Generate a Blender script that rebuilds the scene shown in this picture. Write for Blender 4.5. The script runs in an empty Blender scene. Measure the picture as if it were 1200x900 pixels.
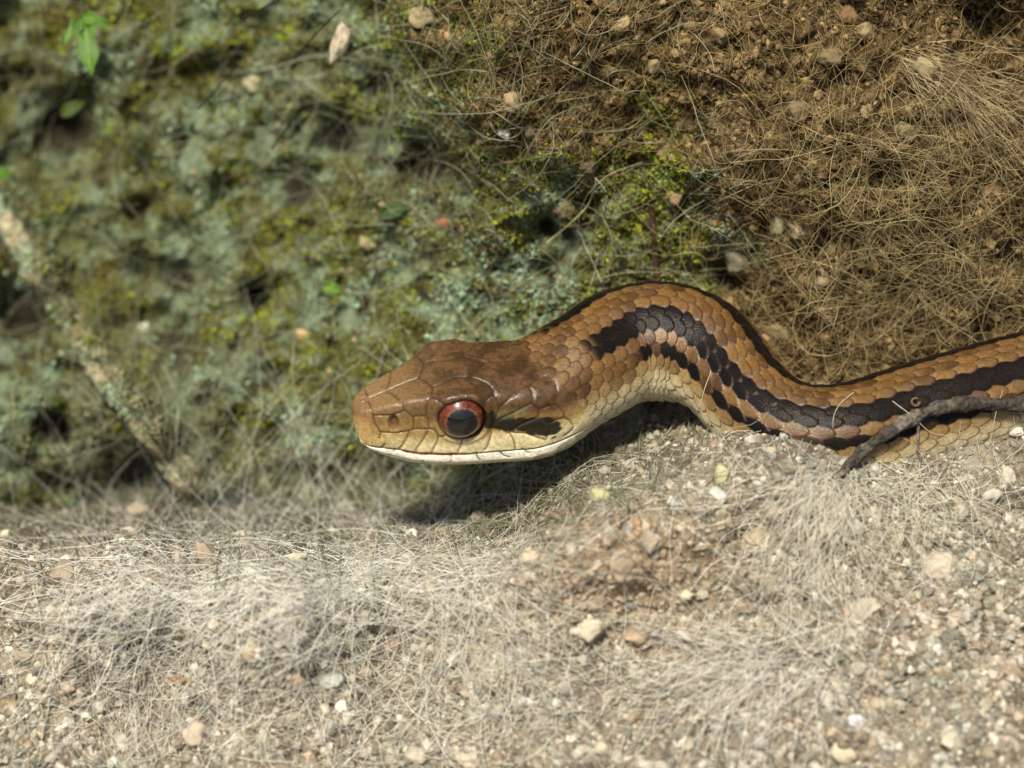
import bpy, math, random
import numpy as np
from mathutils import Vector, Matrix
from mathutils.bvhtree import BVHTree

# ---------------------------------------------------------------- camera, sky, sun, exposure
# Working unit: 1 u = 1/60 cm (about one pixel of the photograph at the snake); the frame is 20 cm wide.
S = 1.0 / 6000.0
DIST = 3000.0                      # lens to focus reference, 0.5 m
PITCH = math.radians(36.0)
CP, SP = math.cos(PITCH), math.sin(PITCH)
rng = np.random.default_rng(11)
random.seed(11)
scene = bpy.context.scene
COL = scene.collection

cam_data = bpy.data.cameras.new('camera')
cam = bpy.data.objects.new('camera', cam_data)
COL.objects.link(cam)
cam.location = (0, -DIST * CP * S, DIST * SP * S)
cam.rotation_euler = (math.pi / 2 - PITCH, 0, 0)
cam_data.sensor_width = 36
cam_data.lens = 36 * DIST / 1200
cam_data.clip_start = 0.01
cam_data.clip_end = 100
cam_data.dof.use_dof = True
cam_data.dof.focus_distance = (DIST - 62) * S
cam_data.dof.aperture_fstop = 9.6
scene.camera = cam

SUN_CAM = Vector((-0.16, 0.50, -0.84)).normalized()      # to the sun: right, up, depth as the lens sees it
sun_dir = Vector((SUN_CAM.x, SUN_CAM.z * CP + SUN_CAM.y * SP, -SUN_CAM.z * SP + SUN_CAM.y * CP)).normalized()
sun_el = math.asin(sun_dir.z)
sun_az = math.atan2(sun_dir.x, sun_dir.y)
world = bpy.data.worlds.new('World')
scene.world = world
world.use_nodes = True
wn = world.node_tree
sky = wn.nodes.new('ShaderNodeTexSky')
sky.sky_type = 'NISHITA'
sky.sun_disc = False
sky.sun_elevation = sun_el
sky.sun_rotation = sun_az
sky.dust_density = 4.0
sky.ozone_density = 0.6
bg = wn.nodes['Background']
bg.inputs['Strength'].default_value = 0.07
wn.links.new(sky.outputs[0], bg.inputs['Color'])
sun_data = bpy.data.lights.new('sun', 'SUN')
sun_data.energy = 3.9
sun_data.angle = math.radians(8.0)
sun_data.color = (1.0, 0.92, 0.77)
sun = bpy.data.objects.new('sun', sun_data)
COL.objects.link(sun)
sun.rotation_euler = sun_dir.to_track_quat('Z', 'Y').to_euler()
vs = scene.view_settings
vs.view_transform = 'Standard'
vs.look = 'None'
vs.exposure = 0.68
vs.gamma = 1.0
vs.use_curve_mapping = False
scene.cycles.use_denoising = True
scene.cycles.max_bounces = 5
scene.cycles.diffuse_bounces = 3
scene.cycles.glossy_bounces = 2

# ---------------------------------------------------------------- coordinates and helpers
def P(px, py, d):
    """place seen at (px, py) whose depth is d behind the focus plane -> world, in u"""
    px = np.asarray(px, float); py = np.asarray(py, float); d = np.asarray(d, float)
    k = (DIST + d) / DIST
    X = (px - 600) * k; V = (450 - py) * k
    return np.stack([X, d * CP + V * SP, -d * SP + V * CP], -1)

def on_plane(px, py, z):
    """place seen at (px, py) on the level z -> world"""
    v = 450 - py
    # z = -d SP + v (1 + d/D) CP
    d = (v * CP - z) / (SP - v * CP / DIST)
    return P(px, py, d)

def to_px(p):
    p = np.asarray(p, float)
    d = p[..., 1] * CP - p[..., 2] * SP
    V = p[..., 1] * SP + p[..., 2] * CP
    k = (DIST + d) / DIST
    return 600 + p[..., 0] / k, 450 - V / k, d

_perm = rng.permutation(512)
_grad = rng.normal(size=(512, 3)); _grad /= np.linalg.norm(_grad, axis=1)[:, None]
def _h(i, j, k):
    return _perm[(_perm[(_perm[i & 511] + j) & 511] + k) & 511]
def perlin(x, y, z=None):
    x = np.asarray(x, float); y = np.asarray(y, float)
    z = np.zeros_like(x) if z is None else np.asarray(z, float) + np.zeros_like(x)
    xi = np.floor(x).astype(int); yi = np.floor(y).astype(int); zi = np.floor(z).astype(int)
    xf = x - xi; yf = y - yi; zf = z - zi
    f = lambda t: t * t * t * (t * (t * 6 - 15) + 10)
    u, v, w = f(xf), f(yf), f(zf)
    out = 0
    for a in (0, 1):
        for b in (0, 1):
            for c in (0, 1):
                g = _grad[_h(xi + a, yi + b, zi + c)]
                dot = g[..., 0] * (xf - a) + g[..., 1] * (yf - b) + g[..., 2] * (zf - c)
                out = out + dot * (u if a else 1 - u) * (v if b else 1 - v) * (w if c else 1 - w)
    return out * 1.6
def fbm(x, y, sc, oct=4, seed=0.0, gain=0.5):
    out = 0; a = 1.0; f = 1.0 / sc
    for o in range(oct):
        out = out + a * perlin(x * f + seed * 7.3 + o * 11.1, y * f - seed * 3.7, seed + o * 5.5)
        a *= gain; f *= 2.03
    return out
def sstep(a, b, x):
    t = np.clip((np.asarray(x, float) - a) / (b - a), 0, 1)
    return t * t * (3 - 2 * t)
def mixc(a, b, t):
    t = np.asarray(t)[..., None]
    return np.asarray(a) * (1 - t) + np.asarray(b) * t

def new_mesh(name, verts, faces, cols=None, smooth=True):
    verts = np.asarray(verts, np.float32) * S
    faces = np.asarray(faces, np.int32)
    me = bpy.data.meshes.new(name)
    n = faces.shape[1]
    me.vertices.add(len(verts)); me.vertices.foreach_set('co', verts.ravel())
    me.loops.add(faces.size); me.loops.foreach_set('vertex_index', faces.ravel())
    me.polygons.add(len(faces))
    me.polygons.foreach_set('loop_start', np.arange(0, faces.size, n, dtype=np.int32))
    me.polygons.foreach_set('use_smooth', np.full(len(faces), smooth))
    if cols is not None:
        c = np.ones((len(verts), 4), np.float32); c[:, :3] = np.clip(cols, 0, 1)
        at = me.color_attributes.new('Col', 'FLOAT_COLOR', 'POINT')
        at.data.foreach_set('color', c.ravel())
    me.update(calc_edges=True)
    return me
def obj(name, me, m=None, parent=None, loc=None, **props):
    o = bpy.data.objects.new(name, me)
    COL.objects.link(o)
    if m is not None and me is not None and len(me.materials) == 0: me.materials.append(m)
    if parent is not None: o.parent = parent
    if loc is not None: o.location = Vector(loc) * S
    for k, v in props.items(): o[k] = v
    return o

def material(name, rough=0.85, spec=0.3, noise_scale=900.0, noise_amt=0.35, bump=0.0, bump_scale=1500.0, coat=0.0, attr=True, base=(.5, .5, .5), transl=0.0):
    m = bpy.data.materials.new(name); m.use_nodes = True
    nt = m.node_tree; b = nt.nodes['Principled BSDF']
    b.inputs['Roughness'].default_value = rough
    b.inputs['Specular IOR Level'].default_value = spec
    b.inputs['Coat Weight'].default_value = coat
    b.inputs['Coat Roughness'].default_value = 0.25
    tc = nt.nodes.new('ShaderNodeTexCoord')
    nz = nt.nodes.new('ShaderNodeTexNoise'); nz.inputs['Scale'].default_value = noise_scale; nz.inputs['Detail'].default_value = 5
    nt.links.new(tc.outputs['Object'], nz.inputs['Vector'])
    mr = nt.nodes.new('ShaderNodeMapRange')
    mr.inputs[1].default_value = 0.3; mr.inputs[2].default_value = 0.7
    mr.inputs[3].default_value = 1 - noise_amt; mr.inputs[4].default_value = 1 + noise_amt
    nt.links.new(nz.outputs['Fac'], mr.inputs[0])
    mul = nt.nodes.new('ShaderNodeMix'); mul.data_type = 'RGBA'; mul.blend_type = 'MULTIPLY'
    mul.inputs[0].default_value = 1.0
    if attr:
        at = nt.nodes.new('ShaderNodeVertexColor'); at.layer_name = 'Col'
        nt.links.new(at.outputs['Color'], mul.inputs[6])
    else:
        mul.inputs[6].default_value = (*base, 1)
        oi = nt.nodes.new('ShaderNodeObjectInfo')
        hv = nt.nodes.new('ShaderNodeHueSaturation')
        nt.links.new(oi.outputs['Color'], hv.inputs['Color'])
        nt.links.new(hv.outputs['Color'], mul.inputs[6])
    nt.links.new(mr.outputs[0], mul.inputs[7])
    nt.links.new(mul.outputs[2], b.inputs['Base Color'])
    if transl:
        b.inputs['Transmission Weight'].default_value = 0
        b.inputs['Subsurface Weight'].default_value = 0
        tr = nt.nodes.new('ShaderNodeBsdfTranslucent'); mx = nt.nodes.new('ShaderNodeMixShader')
        mx.inputs[0].default_value = transl
        nt.links.new(mul.outputs[2], tr.inputs['Color'])
        nt.links.new(b.outputs[0], mx.inputs[1]); nt.links.new(tr.outputs[0], mx.inputs[2])
        nt.links.new(mx.outputs[0], nt.nodes['Material Output'].inputs['Surface'])
    if bump:
        n2 = nt.nodes.new('ShaderNodeTexNoise'); n2.inputs['Scale'].default_value = bump_scale; n2.inputs['Detail'].default_value = 6
        nt.links.new(tc.outputs['Object'], n2.inputs['Vector'])
        bp = nt.nodes.new('ShaderNodeBump'); bp.inputs['Strength'].default_value = bump; bp.inputs['Distance'].default_value = 0.0006
        nt.links.new(n2.outputs['Fac'], bp.inputs['Height'])
        nt.links.new(bp.outputs[0], b.inputs['Normal'])
    return m

M_soil = material('soil', 0.95, 0.15, 700, 0.4, 0.9, 1400)
M_grain = material('grains', 0.8, 0.3, 1500, 0.3, 0.3, 3000)
M_fibre = material('root_fibre', 0.6, 0.35, 500, 0.15, transl=0.25)
M_lichen = material('lichen', 0.95, 0.1, 1500, 0.35, 0.6, 2500)
M_moss = material('moss_leaf', 0.7, 0.25, 900, 0.25, transl=0.3)
M_stone = material('stone', 0.9, 0.2, 700, 0.55, 0.9, 1300, attr=False)
M_snake = material('snake_skin', 0.40, 0.40, 1500, 0.28, 0.22, 3000, coat=0.0)
M_eye = material('eye', 0.3, 0.2, 2600, 0.5, coat=1.0)
M_eye.node_tree.nodes['Principled BSDF'].inputs['Coat IOR'].default_value = 1.55
M_eye.node_tree.nodes['Principled BSDF'].inputs['Coat Roughness'].default_value = 0.02
M_bark = material('bark', 0.9, 0.2, 1100, 0.7, 1.0, 1500)
M_leaf = material('leaf', 0.5, 0.35, 500, 0.25, 0.15, 1500, transl=0.35)
M_husk = material('husk', 0.7, 0.3, 700, 0.3, 0.4, 1800, transl=0.2)

# ---------------------------------------------------------------- relief of the ground and the bank
def tps(ctrl):
    c = np.array(ctrl, float); xy = c[:, :2] / 200.0; n = len(c)
    r2 = ((xy[:, None] - xy[None]) ** 2).sum(-1)
    K = 0.5 * r2 * np.log(r2 + 1e-9) + np.eye(n) * 0.01
    A = np.zeros((n + 3, n + 3)); A[:n, :n] = K; A[:n, n] = 1; A[:n, n + 1:] = xy; A[n, :n] = 1; A[n + 1:, :n] = xy.T
    b = np.zeros(n + 3); b[:n] = c[:, 2]
    w = np.linalg.solve(A, b)
    def f(px, py):
        X = np.asarray(px, float) / 200.0; Y = np.asarray(py, float) / 200.0
        out = w[n] + w[n + 1] * X + w[n + 2] * Y
        for i in range(n):
            q = (X - xy[i, 0]) ** 2 + (Y - xy[i, 1]) ** 2
            out = out + w[i] * 0.5 * q * np.log(q + 1e-9)
        return out
    return f
G_CTRL = [(-250, 900, -190), (0, 900, -200), (300, 900, -215), (600, 900, -240), (900, 900, -290), (1200, 900, -320), (1450, 900, -320),
          (-250, 1150, -340), (300, 1150, -370), (900, 1150, -440), (1450, 1150, -460),
          (-250, 760, -90), (0, 760, -105), (200, 760, -120), (450, 760, -130), (690, 740, -215), (880, 760, -220), (1050, 770, -230), (1200, 770, -225), (1450, 760, -220),
          (-250, 640, 30), (0, 650, -5), (130, 645, -50), (350, 650, -75), (480, 655, -95), (580, 640, -115),
          (660, 600, -150), (760, 590, -175), (860, 590, -185), (1000, 620, -185), (1150, 620, -150), (1300, 620, -140),
          (700, 563, -135), (780, 545, -150), (860, 530, -163), (940, 532, -168), (1030, 566, -140), (1105, 548, -105), (1190, 526, -72), (1350, 500, -40),
          (-250, 600, 330), (0, 603, 320), (120, 606, 310), (300, 606, 290), (420, 602, 250), (440, 620, 60), (520, 592, 200), (520, 612, 70), (590, 578, 130), (590, 602, 35), (0, 630, 70), (150, 628, 40), (300, 630, 10), (650, 552, 70), (710, 530, 60), (790, 505, 70),
          (-250, 560, 560), (120, 565, 540), (400, 560, 440), (560, 535, 230), (680, 490, 170), (760, 455, 180), (840, 470, 60), (940, 470, 20), (1040, 470, 40), (1120, 440, 60), (1200, 420, 80), (1400, 400, 110)]
W_CTRL = [(-250, 0, 350), (0, 0, 330), (150, 0, 310), (300, 0, 260), (430, 0, 180), (540, 0, 40), (700, 0, 20), (900, 0, 10), (1050, 0, 50), (1200, 0, 90), (1450, 0, 110),
          (-250, 200, 350), (0, 200, 330), (150, 200, 320), (300, 200, 290), (430, 190, 230), (540, 160, 90), (640, 180, 60), (770, 180, 75), (900, 180, 30), (1050, 180, 20), (1200, 180, 30), (1450, 180, 40),
          (-250, 400, 300), (0, 400, 290), (150, 400, 270), (300, 380, 250), (450, 350, 215), (600, 330, 190), (700, 300, 122), (770, 290, 110), (860, 300, 100), (950, 350, 95), (1060, 360, 85), (1200, 350, 80), (1450, 340, 90),
          (-250, 590, 200), (0, 590, 180), (150, 590, 165), (300, 590, 150), (450, 580, 130), (600, 520, 140), (720, 430, 180), (800, 400, 165), (900, 430, 95), (1050, 420, 80), (1200, 400, 85),
          (-250, -300, 330), (300, -300, 250), (700, -300, 10), (1200, -300, 60)]
W_CTRL = [(a, b, c + 110 * float(np.clip((560 - a) / 220, 0, 1)) * (1.0 if b < 500 else 1.9)) for (a, b, c) in W_CTRL] + [(-250, 505, 330), (0, 505, 320), (150, 505, 300), (300, 500, 275), (430, 490, 235)]
W_CTRL = [(a, b, c - (48 if a > 600 and b < 250 and not (b > 100 and a < 860) else 0) - (22 if a > 920 and 250 < b < 400 else 0)) for (a, b, c) in W_CTRL]
g_f, w_f = tps(G_CTRL), tps(W_CTRL)
PITS = [(25, 370, 42, 100), (75, 150, 52, 90), (155, 560, 42, 110), (300, 348, 20, 75), (445, 95, 26, 80), (400, 160, 32, 70), (500, 188, 40, 70), (205, 400, 26, 55),
        (215, 330, 22, 40), (640, 264, 15, 55), (690, 240, 16, 40), (858, 325, 20, 60), (1150, 0, 60, 60), (1180, 300, 22, 40), (985, 95, 18, 25), (60, 500, 30, 60),
        (320, 440, 18, 45), (460, 545, 40, 60), (350, 220, 30, 45), (1040, 215, 22, 30), (745, 190, 14, 25)]
BUMPS = [(1140, -75, 95, 150), (1290, -60, 90, 150), (630, 30, 90, 25), (1090, 85, 35, 20), (560, 120, 40, 18), (985, 60, 14, 14), (870, 250, 50, 18), (820, 210, 36, 18), (350, 300, 60, 30), (90, 60, 40, 30), (210, 200, 45, 30), (430, 280, 40, 26), (600, 250, 40, 22)]
def wall_depth(px, py):
    x = np.clip(px, -300, 1500); y = np.clip(py, -300, 640)
    d = w_f(x, y)
    left = sstep(620, 380, x + 0.25 * y)
    far = np.maximum(np.abs(px - 600) - 900, 0) + np.maximum(-300 - py, 0)
    d = d + 0.25 * far
    for (a, b, r, h) in PITS: d = d + h * np.exp(-((px - a) ** 2 + (py - b) ** 2) / (r * r))
    for (a, b, r, h) in BUMPS: d = d - h * np.exp(-((px - a) ** 2 + (py - b) ** 2) / (r * r))
    # the slanting rib of stone at the left
    t = np.clip((py - 230) / 360, 0, 1); cx = -10 + t * 250
    d = d - 85 * np.exp(-((px - cx) / 21.0) ** 2) * sstep(200, 260, py) * sstep(620, 560, py)
    d = d - (24 + 14 * left) * fbm(px, py, 130, 2, 1.0) - (22 + 20 * left) * fbm(px, py, 48, 2, 2.0) - 10 * fbm(px, py, 17, 3, 3.0)
    return d
def ground_depth(px, py):
    x = np.clip(px, -300, 1500); y = np.clip(py, 380, 1200)
    d = g_f(x, y) - 0.62 * np.maximum(py - 1200, 0)
    amp = sstep(550, 610, py)
    d = d - 26 * np.exp(-((px - 745) / 95) ** 2 - ((py - 625) / 48) ** 2) + 16 * np.exp(-((px - 590) / 45) ** 2 - ((py - 700) / 60) ** 2)
    d = d - amp * (20 * fbm(px, py, 120, 2, 4.0) + 14 * fbm(px, py, 42, 2, 5.0)) - (0.4 + 0.6 * amp) * 4.5 * fbm(px, py, 15, 3, 6.0)
    return d

# lichen / soil / moss zones (what grows where), 0..1
def zone_soil(px, py):          # the brown, root-bound earth at the upper right
    edge = np.interp(py, [-50, 0, 90, 170, 200, 330, 420], [455, 470, 540, 585, 840, 850, 840])
    n = fbm(px, py, 70, 3, 8.0) * 60
    s = sstep(-35, 35, px - edge + n)
    # the strip of brown over the green patch
    s = np.maximum(s, sstep(190, 160, py + n * .5) * sstep(560, 620, px + n))
    return s
def axis_vals(lo, hi, step, far_lo, far_hi, k=1.25):
    mid = list(np.arange(lo, hi + 1e-6, step)); a = []; s = step; v = lo
    while v > far_lo: s *= k; v -= s; a.append(v)
    b = []; s = step; v = hi
    while v < far_hi: s *= k; v += s; b.append(v)
    return np.array(a[::-1] + mid + b)
def grid_faces(nu, nv, wrap=False):
    i = np.arange(nu - 1)[:, None]; j = np.arange(nv if wrap else nv - 1)[None]
    j2 = (j + 1) % nv
    return np.stack([i * nv + j, i * nv + j2, (i + 1) * nv + j2, (i + 1) * nv + j], -1).reshape(-1, 4)

# bank (the root-bound rock and earth face)
xs = axis_vals(-60, 1260, 3.0, -2600, 3800); ys = axis_vals(-40, 660, 3.0, -2600, 900)
GX, GY = np.meshgrid(xs, ys, indexing='xy')
d = wall_depth(GX, GY)
soil = zone_soil(GX, GY)
n1 = fbm(GX, GY, 60, 4, 9.0); n2 = fbm(GX, GY, 22, 3, 10.0); n3 = fbm(GX, GY, 9, 2, 12.0)
lich = mixc((0.080, 0.080, 0.022), (0.17, 0.215, 0.135), sstep(-0.25, 0.35, n1 + .4 * n2))
lich = mixc(lich, (0.05, 0.042, 0.022), sstep(0.15, 0.5, -n2 + .3 * n3))
earth = mixc((0.050, 0.033, 0.013), (0.14, 0.098, 0.044), sstep(-0.4, 0.5, n2 + .6 * n3))
cols = mixc(lich, earth, soil)
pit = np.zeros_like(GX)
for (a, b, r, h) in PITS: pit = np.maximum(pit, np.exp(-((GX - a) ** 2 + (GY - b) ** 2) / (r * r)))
cols = mixc(cols, (0.035, 0.03, 0.018), sstep(.45, .85, pit)) * .8  # shade of the hollows painted into the bank colour as dark soil
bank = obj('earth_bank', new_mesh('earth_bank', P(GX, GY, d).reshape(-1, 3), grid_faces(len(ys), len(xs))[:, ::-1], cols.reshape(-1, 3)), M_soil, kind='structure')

# ground
xs = axis_vals(-60, 1260, 3.0, -2600, 3800); ys = axis_vals(430, 930, 3.0, 300, 2700)
GX, GY = np.meshgrid(xs, ys, indexing='xy')
d = ground_depth(GX, GY)
n1 = fbm(GX, GY, 80, 4, 14.0); n2 = fbm(GX, GY, 14, 3, 15.0)
cols = mixc((0.11, 0.092, 0.066), (0.25, 0.215, 0.16), sstep(-.5, .5, n1 * .6 + n2))
cols = mixc(cols, (0.055, 0.046, 0.028), sstep(655, 600, GY + 40 * n1) * sstep(760, 660, GX) * .9)  # trough behind the rim: its shade is painted into the ground colour
cols = mixc(cols, (0.30, 0.21, 0.12), .6 * np.exp(-((GX - 720) / 130) ** 2 - ((GY - 670) / 70) ** 2))
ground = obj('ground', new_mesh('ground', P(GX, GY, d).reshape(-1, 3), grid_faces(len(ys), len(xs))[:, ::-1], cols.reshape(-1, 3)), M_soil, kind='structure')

# lookup of the visible surface
LX = np.arange(-300, 1501, 3.0); LY = np.arange(-300, 1201, 3.0)
gx, gy = np.meshgrid(LX, LY, indexing='xy')
WD = wall_depth(gx, gy); GD = np.where(gy > 400, ground_depth(gx, gy), 1e4)
WD = np.where(gy < 660, WD, 1e4)
SURF = np.minimum(WD, GD)
def look(T, px, py):
    u = np.clip((np.asarray(px) + 300) / 3.0, 0, T.shape[1] - 1.001); v = np.clip((np.asarray(py) + 300) / 3.0, 0, T.shape[0] - 1.001)
    i = v.astype(int); j = u.astype(int); fu = u - j; fv = v - i
    return (T[i, j] * (1 - fu) + T[i, j + 1] * fu) * (1 - fv) + (T[i + 1, j] * (1 - fu) + T[i + 1, j + 1] * fu) * fv
def surf(px, py): return look(SURF, px, py)
print('relief done')

# ---------------------------------------------------------------- the snake
def pchip(x, y, q):
    x = np.asarray(x, float); y = np.asarray(y, float)
    h = np.diff(x); dl = np.diff(y) / h; m = np.zeros_like(y)
    m[0], m[-1] = dl[0], dl[-1]
    for i in range(1, len(x) - 1):
        if dl[i - 1] * dl[i] > 0:
            w1, w2 = 2 * h[i] + h[i - 1], h[i] + 2 * h[i - 1]
            m[i] = (w1 + w2) / (w1 / dl[i - 1] + w2 / dl[i])
    k = np.clip(np.searchsorted(x, q) - 1, 0, len(h) - 1)
    t = np.clip((q - x[k]) / h[k], 0, 1)
    return (1 + 2 * t) * (1 - t) ** 2 * y[k] + t * (1 - t) ** 2 * h[k] * m[k] + t * t * (3 - 2 * t) * y[k + 1] + t * t * (t - 1) * h[k] * m[k + 1]

YAW = math.radians(13.0)
HB = np.array([math.cos(YAW), math.sin(YAW), 0.0])        # from the snout back
HN = np.array([math.sin(YAW), -math.cos(YAW), 0.0])       # towards the near side of the head
SNOUT = np.array([-182.0, -90.0, 0.0])
ZC = 18.0                                                  # the body's axis above the level of the mouth
def head_pt(hx, l, z): return SNOUT + np.multiply.outer(np.asarray(hx, float), HB) + np.multiply.outer(np.asarray(l, float), HN) + np.multiply.outer(np.asarray(z, float), np.array([0, 0, 1.0]))
ctrl = [head_pt(h, 0, ZC) for h in (0, 60, 120, 175, 215)]
for (px, py, z) in [(688, 432, 18), (728, 408, 20), (775, 402, 21), (818, 413, 18), (848, 436, 14), (870, 463, 8), (900, 492, 0), (942, 511, -6), (1000, 509, -6), (1050, 494, -4),
                    (1104, 478, 0), (1181, 457, 2), (1260, 440, 2), (1340, 428, 0), (1450, 420, 0), (1600, 425, 0), (1800, 430, 0), (2050, 420, 0), (2350, 400, -10), (2700, 400, -20)]:
    ctrl.append(on_plane(px, py, z))
ctrl = np.array(ctrl)
def catmull(pts, n=40):
    p = np.vstack([2 * pts[0] - pts[1], pts, 2 * pts[-1] - pts[-2]]); out = []
    t = np.linspace(0, 1, n, endpoint=False)[:, None]
    for i in range(1, len(p) - 2):
        a, b, c, e = p[i - 1:i + 3]
        d1 = np.linalg.norm(b - a) ** .5; d2 = np.linalg.norm(c - b) ** .5; d3 = np.linalg.norm(e - c) ** .5
        m1 = ((b - a) / d1 - (c - a) / (d1 + d2) + (c - b) / d2) * d2
        m2 = ((c - b) / d2 - (e - b) / (d2 + d3) + (e - c) / d3) * d2
        out.append((2 * t ** 3 - 3 * t ** 2 + 1) * b + (t ** 3 - 2 * t ** 2 + t) * m1 + (-2 * t ** 3 + 3 * t ** 2) * c + (t ** 3 - t ** 2) * m2)
    return np.vstack(out + [p[-2][None]])
def resample(c, step):
    L = np.concatenate([[0], np.cumsum(np.linalg.norm(np.diff(c, axis=0), axis=1))])
    s = np.arange(0, L[-1], step)
    return s, np.stack([np.interp(s, L, c[:, k]) for k in range(3)], -1)
s_f, ax_f = resample(catmull(ctrl), 1.0)
ker = np.exp(-0.5 * (np.arange(-30, 31) / 11.0) ** 2); ker /= ker.sum()
pad = np.vstack([ax_f[:1] + (np.arange(-30, 0)[:, None]) * HB, ax_f, np.repeat(ax_f[-1:], 30, 0)])
ax_f = np.stack([np.convolve(pad[:, k], ker, 'valid') for k in range(3)], -1)
s_f, ax_f = resample(ax_f, 1.0)
ppx, ppy, _ = to_px(ax_f)
def s_at(px): return float(s_f[np.argmin(np.abs(ppx - px) + (s_f < 200) * 0)])
S_END = s_f[-1]
s_frame = s_at(1290)
st = np.concatenate([np.array([0, .3, .8, 1.4, 2.1]), np.arange(3, s_frame, 1.2), np.arange(s_frame, S_END - 2, 5.0)])
ax = np.stack([np.interp(st, s_f, ax_f[:, k]) for k in range(3)], -1)
tg_f = np.gradient(ax_f, axis=0); tg_f /= np.linalg.norm(tg_f, axis=1)[:, None]
tg = np.stack([np.interp(st, s_f, tg_f[:, k]) for k in range(3)], -1); tg /= np.linalg.norm(tg, axis=1)[:, None]
up = np.array([0, 0, 1.0]) - tg * tg[:, 2:3]; up /= np.linalg.norm(up, axis=1)[:, None]
nn = np.cross(tg, up)

HX = [0, 1.2, 3.2, 7, 13, 21, 38, 70, 112, 157, 190, 215, 240, 280]
TAB = dict(
    w=[1, 10.5, 17, 22.5, 27.5, 31.5, 38.2, 49, 59.5, 66, 69, 70.5, 70, 68],
    h=[23, 30.5, 35, 38.5, 41, 43.5, 49.5, 60, 68, 71, 68, 65.5, 68, 84],
    lc=[.6, 7, 12, 16.5, 20.5, 24, 29.5, 39, 54, 55, 57, 56, 53, 47],
    zc=[22, 27.5, 31.5, 35, 38, 41, 47, 56.5, 63.5, 59, 56, 55, 56, 66],
    zb=[19, 11, 5, -3, -11, -17, -25, -32, -35, -36, -36, -36, -38, -48],
    zm=[19.6, 12, 6, -1, -3.5, -4.5, -5, -10, -10, -8, -8, -4, 0, 5])
NQ = 171                                                  # samples over half a section
q = np.linspace(0, 1, NQ)
def head_section(hx):
    t = {k: pchip(HX, v, hx) for k, v in TAB.items()}
    w, h, lc, zc, zb, zm = (t[k] for k in ('w', 'h', 'lc', 'zc', 'zb', 'zm'))
    o = np.zeros_like(w)
    l = np.stack([o, .55 * lc, lc, lc + .62 * (w - lc), w * .99, w, w * .99, w * .74, o], -1)
    z = np.stack([h, h - .12 * (h - zc), zc, zm + .62 * (zc - zm), zm + .28 * (zc - zm), zm, zm + .50 * (zb - zm), zm + .93 * (zb - zm), zb], -1)
    l = np.concatenate([-l[:, 1:2], l, -l[:, 7:8]], 1); z = np.concatenate([z[:, 1:2], z, z[:, 7:8]], 1)
    k = np.minimum((q * 8).astype(int), 7); f = q * 8 - k
    out = []
    for a in (l, z):
        p0, p1, p2, p3 = a[:, k], a[:, k + 1], a[:, k + 2], a[:, k + 3]
        out.append(.5 * (2 * p1 + (p2 - p0) * f + (2 * p0 - 5 * p1 + 4 * p2 - p3) * f * f + (3 * p1 - p0 - 3 * p2 + p3) * f ** 3))
    return out[0], out[1] - ZC
Rtab_s = [0, 215] + [s_at(x) for x in (688, 728, 775)]
s775 = s_at(775)
arc = lambda px, py: float(s_f[np.argmin((ppx - px) ** 2 + (ppy - py) ** 2)])
Rk = [(0, 66), (215, 67), (arc(688, 432), 68), (arc(728, 408), 71), (arc(775, 402), 73), (arc(818, 413), 69), (arc(848, 436), 61), (arc(870, 463), 57), (arc(900, 492), 57), (arc(942, 511), 59),
      (arc(1000, 509), 60), (arc(1104, 478), 61), (arc(1260, 440), 62), (arc(1800, 430), 60), (S_END - 500, 45), (S_END - 100, 16), (S_END, 2)]
R = pchip([a for a, _ in Rk], [b for _, b in Rk], st)
phi = q * math.pi
cl = R[:, None] * np.sin(phi)[None]
cz = R[:, None] * np.where(np.cos(phi) < 0, np.cos(phi) * .9, np.cos(phi) * 1.0)[None]
hl, hz = head_section(np.minimum(st, 280))
bl = sstep(196, 278, st)[:, None]
SL = hl * (1 - bl) + cl * bl; SZ = hz * (1 - bl) + cz * bl
SL[:, 0] = 0; SL[:, -1] = 0

# both sides of the section: q from -1 (belly, far side) over the back to +1
qs = np.concatenate([-q[:0:-1], q[:-1]])                  # belly seam is shared
idx = np.concatenate([np.arange(NQ - 1, 0, -1), np.arange(0, NQ - 1)])
sgn = np.where(qs < 0, -1.0, 1.0)
L2 = SL[:, idx] * sgn[None]; Z2 = SZ[:, idx]
def to_world(L, Z): return ax[:, None] + nn[:, None] * L[..., None] + up[:, None] * Z[..., None]
base = to_world(L2, Z2)
NV, NU = base.shape[1], base.shape[0]
faces = grid_faces(NU, NV, wrap=True)
# smooth normals of the bare shape
dU = np.gradient(base, axis=0); dV = np.roll(base, -1, 1) - np.roll(base, 1, 1)
nrm = np.cross(dV, dU); nrm /= np.linalg.norm(nrm, axis=2)[..., None] + 1e-9
ctr = ax[:, None] - base
flip = (nrm * ctr).sum(-1) > 0
if flip.mean() > .5: nrm = -nrm
nrm[:3] = -tg[:3, None]

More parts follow.
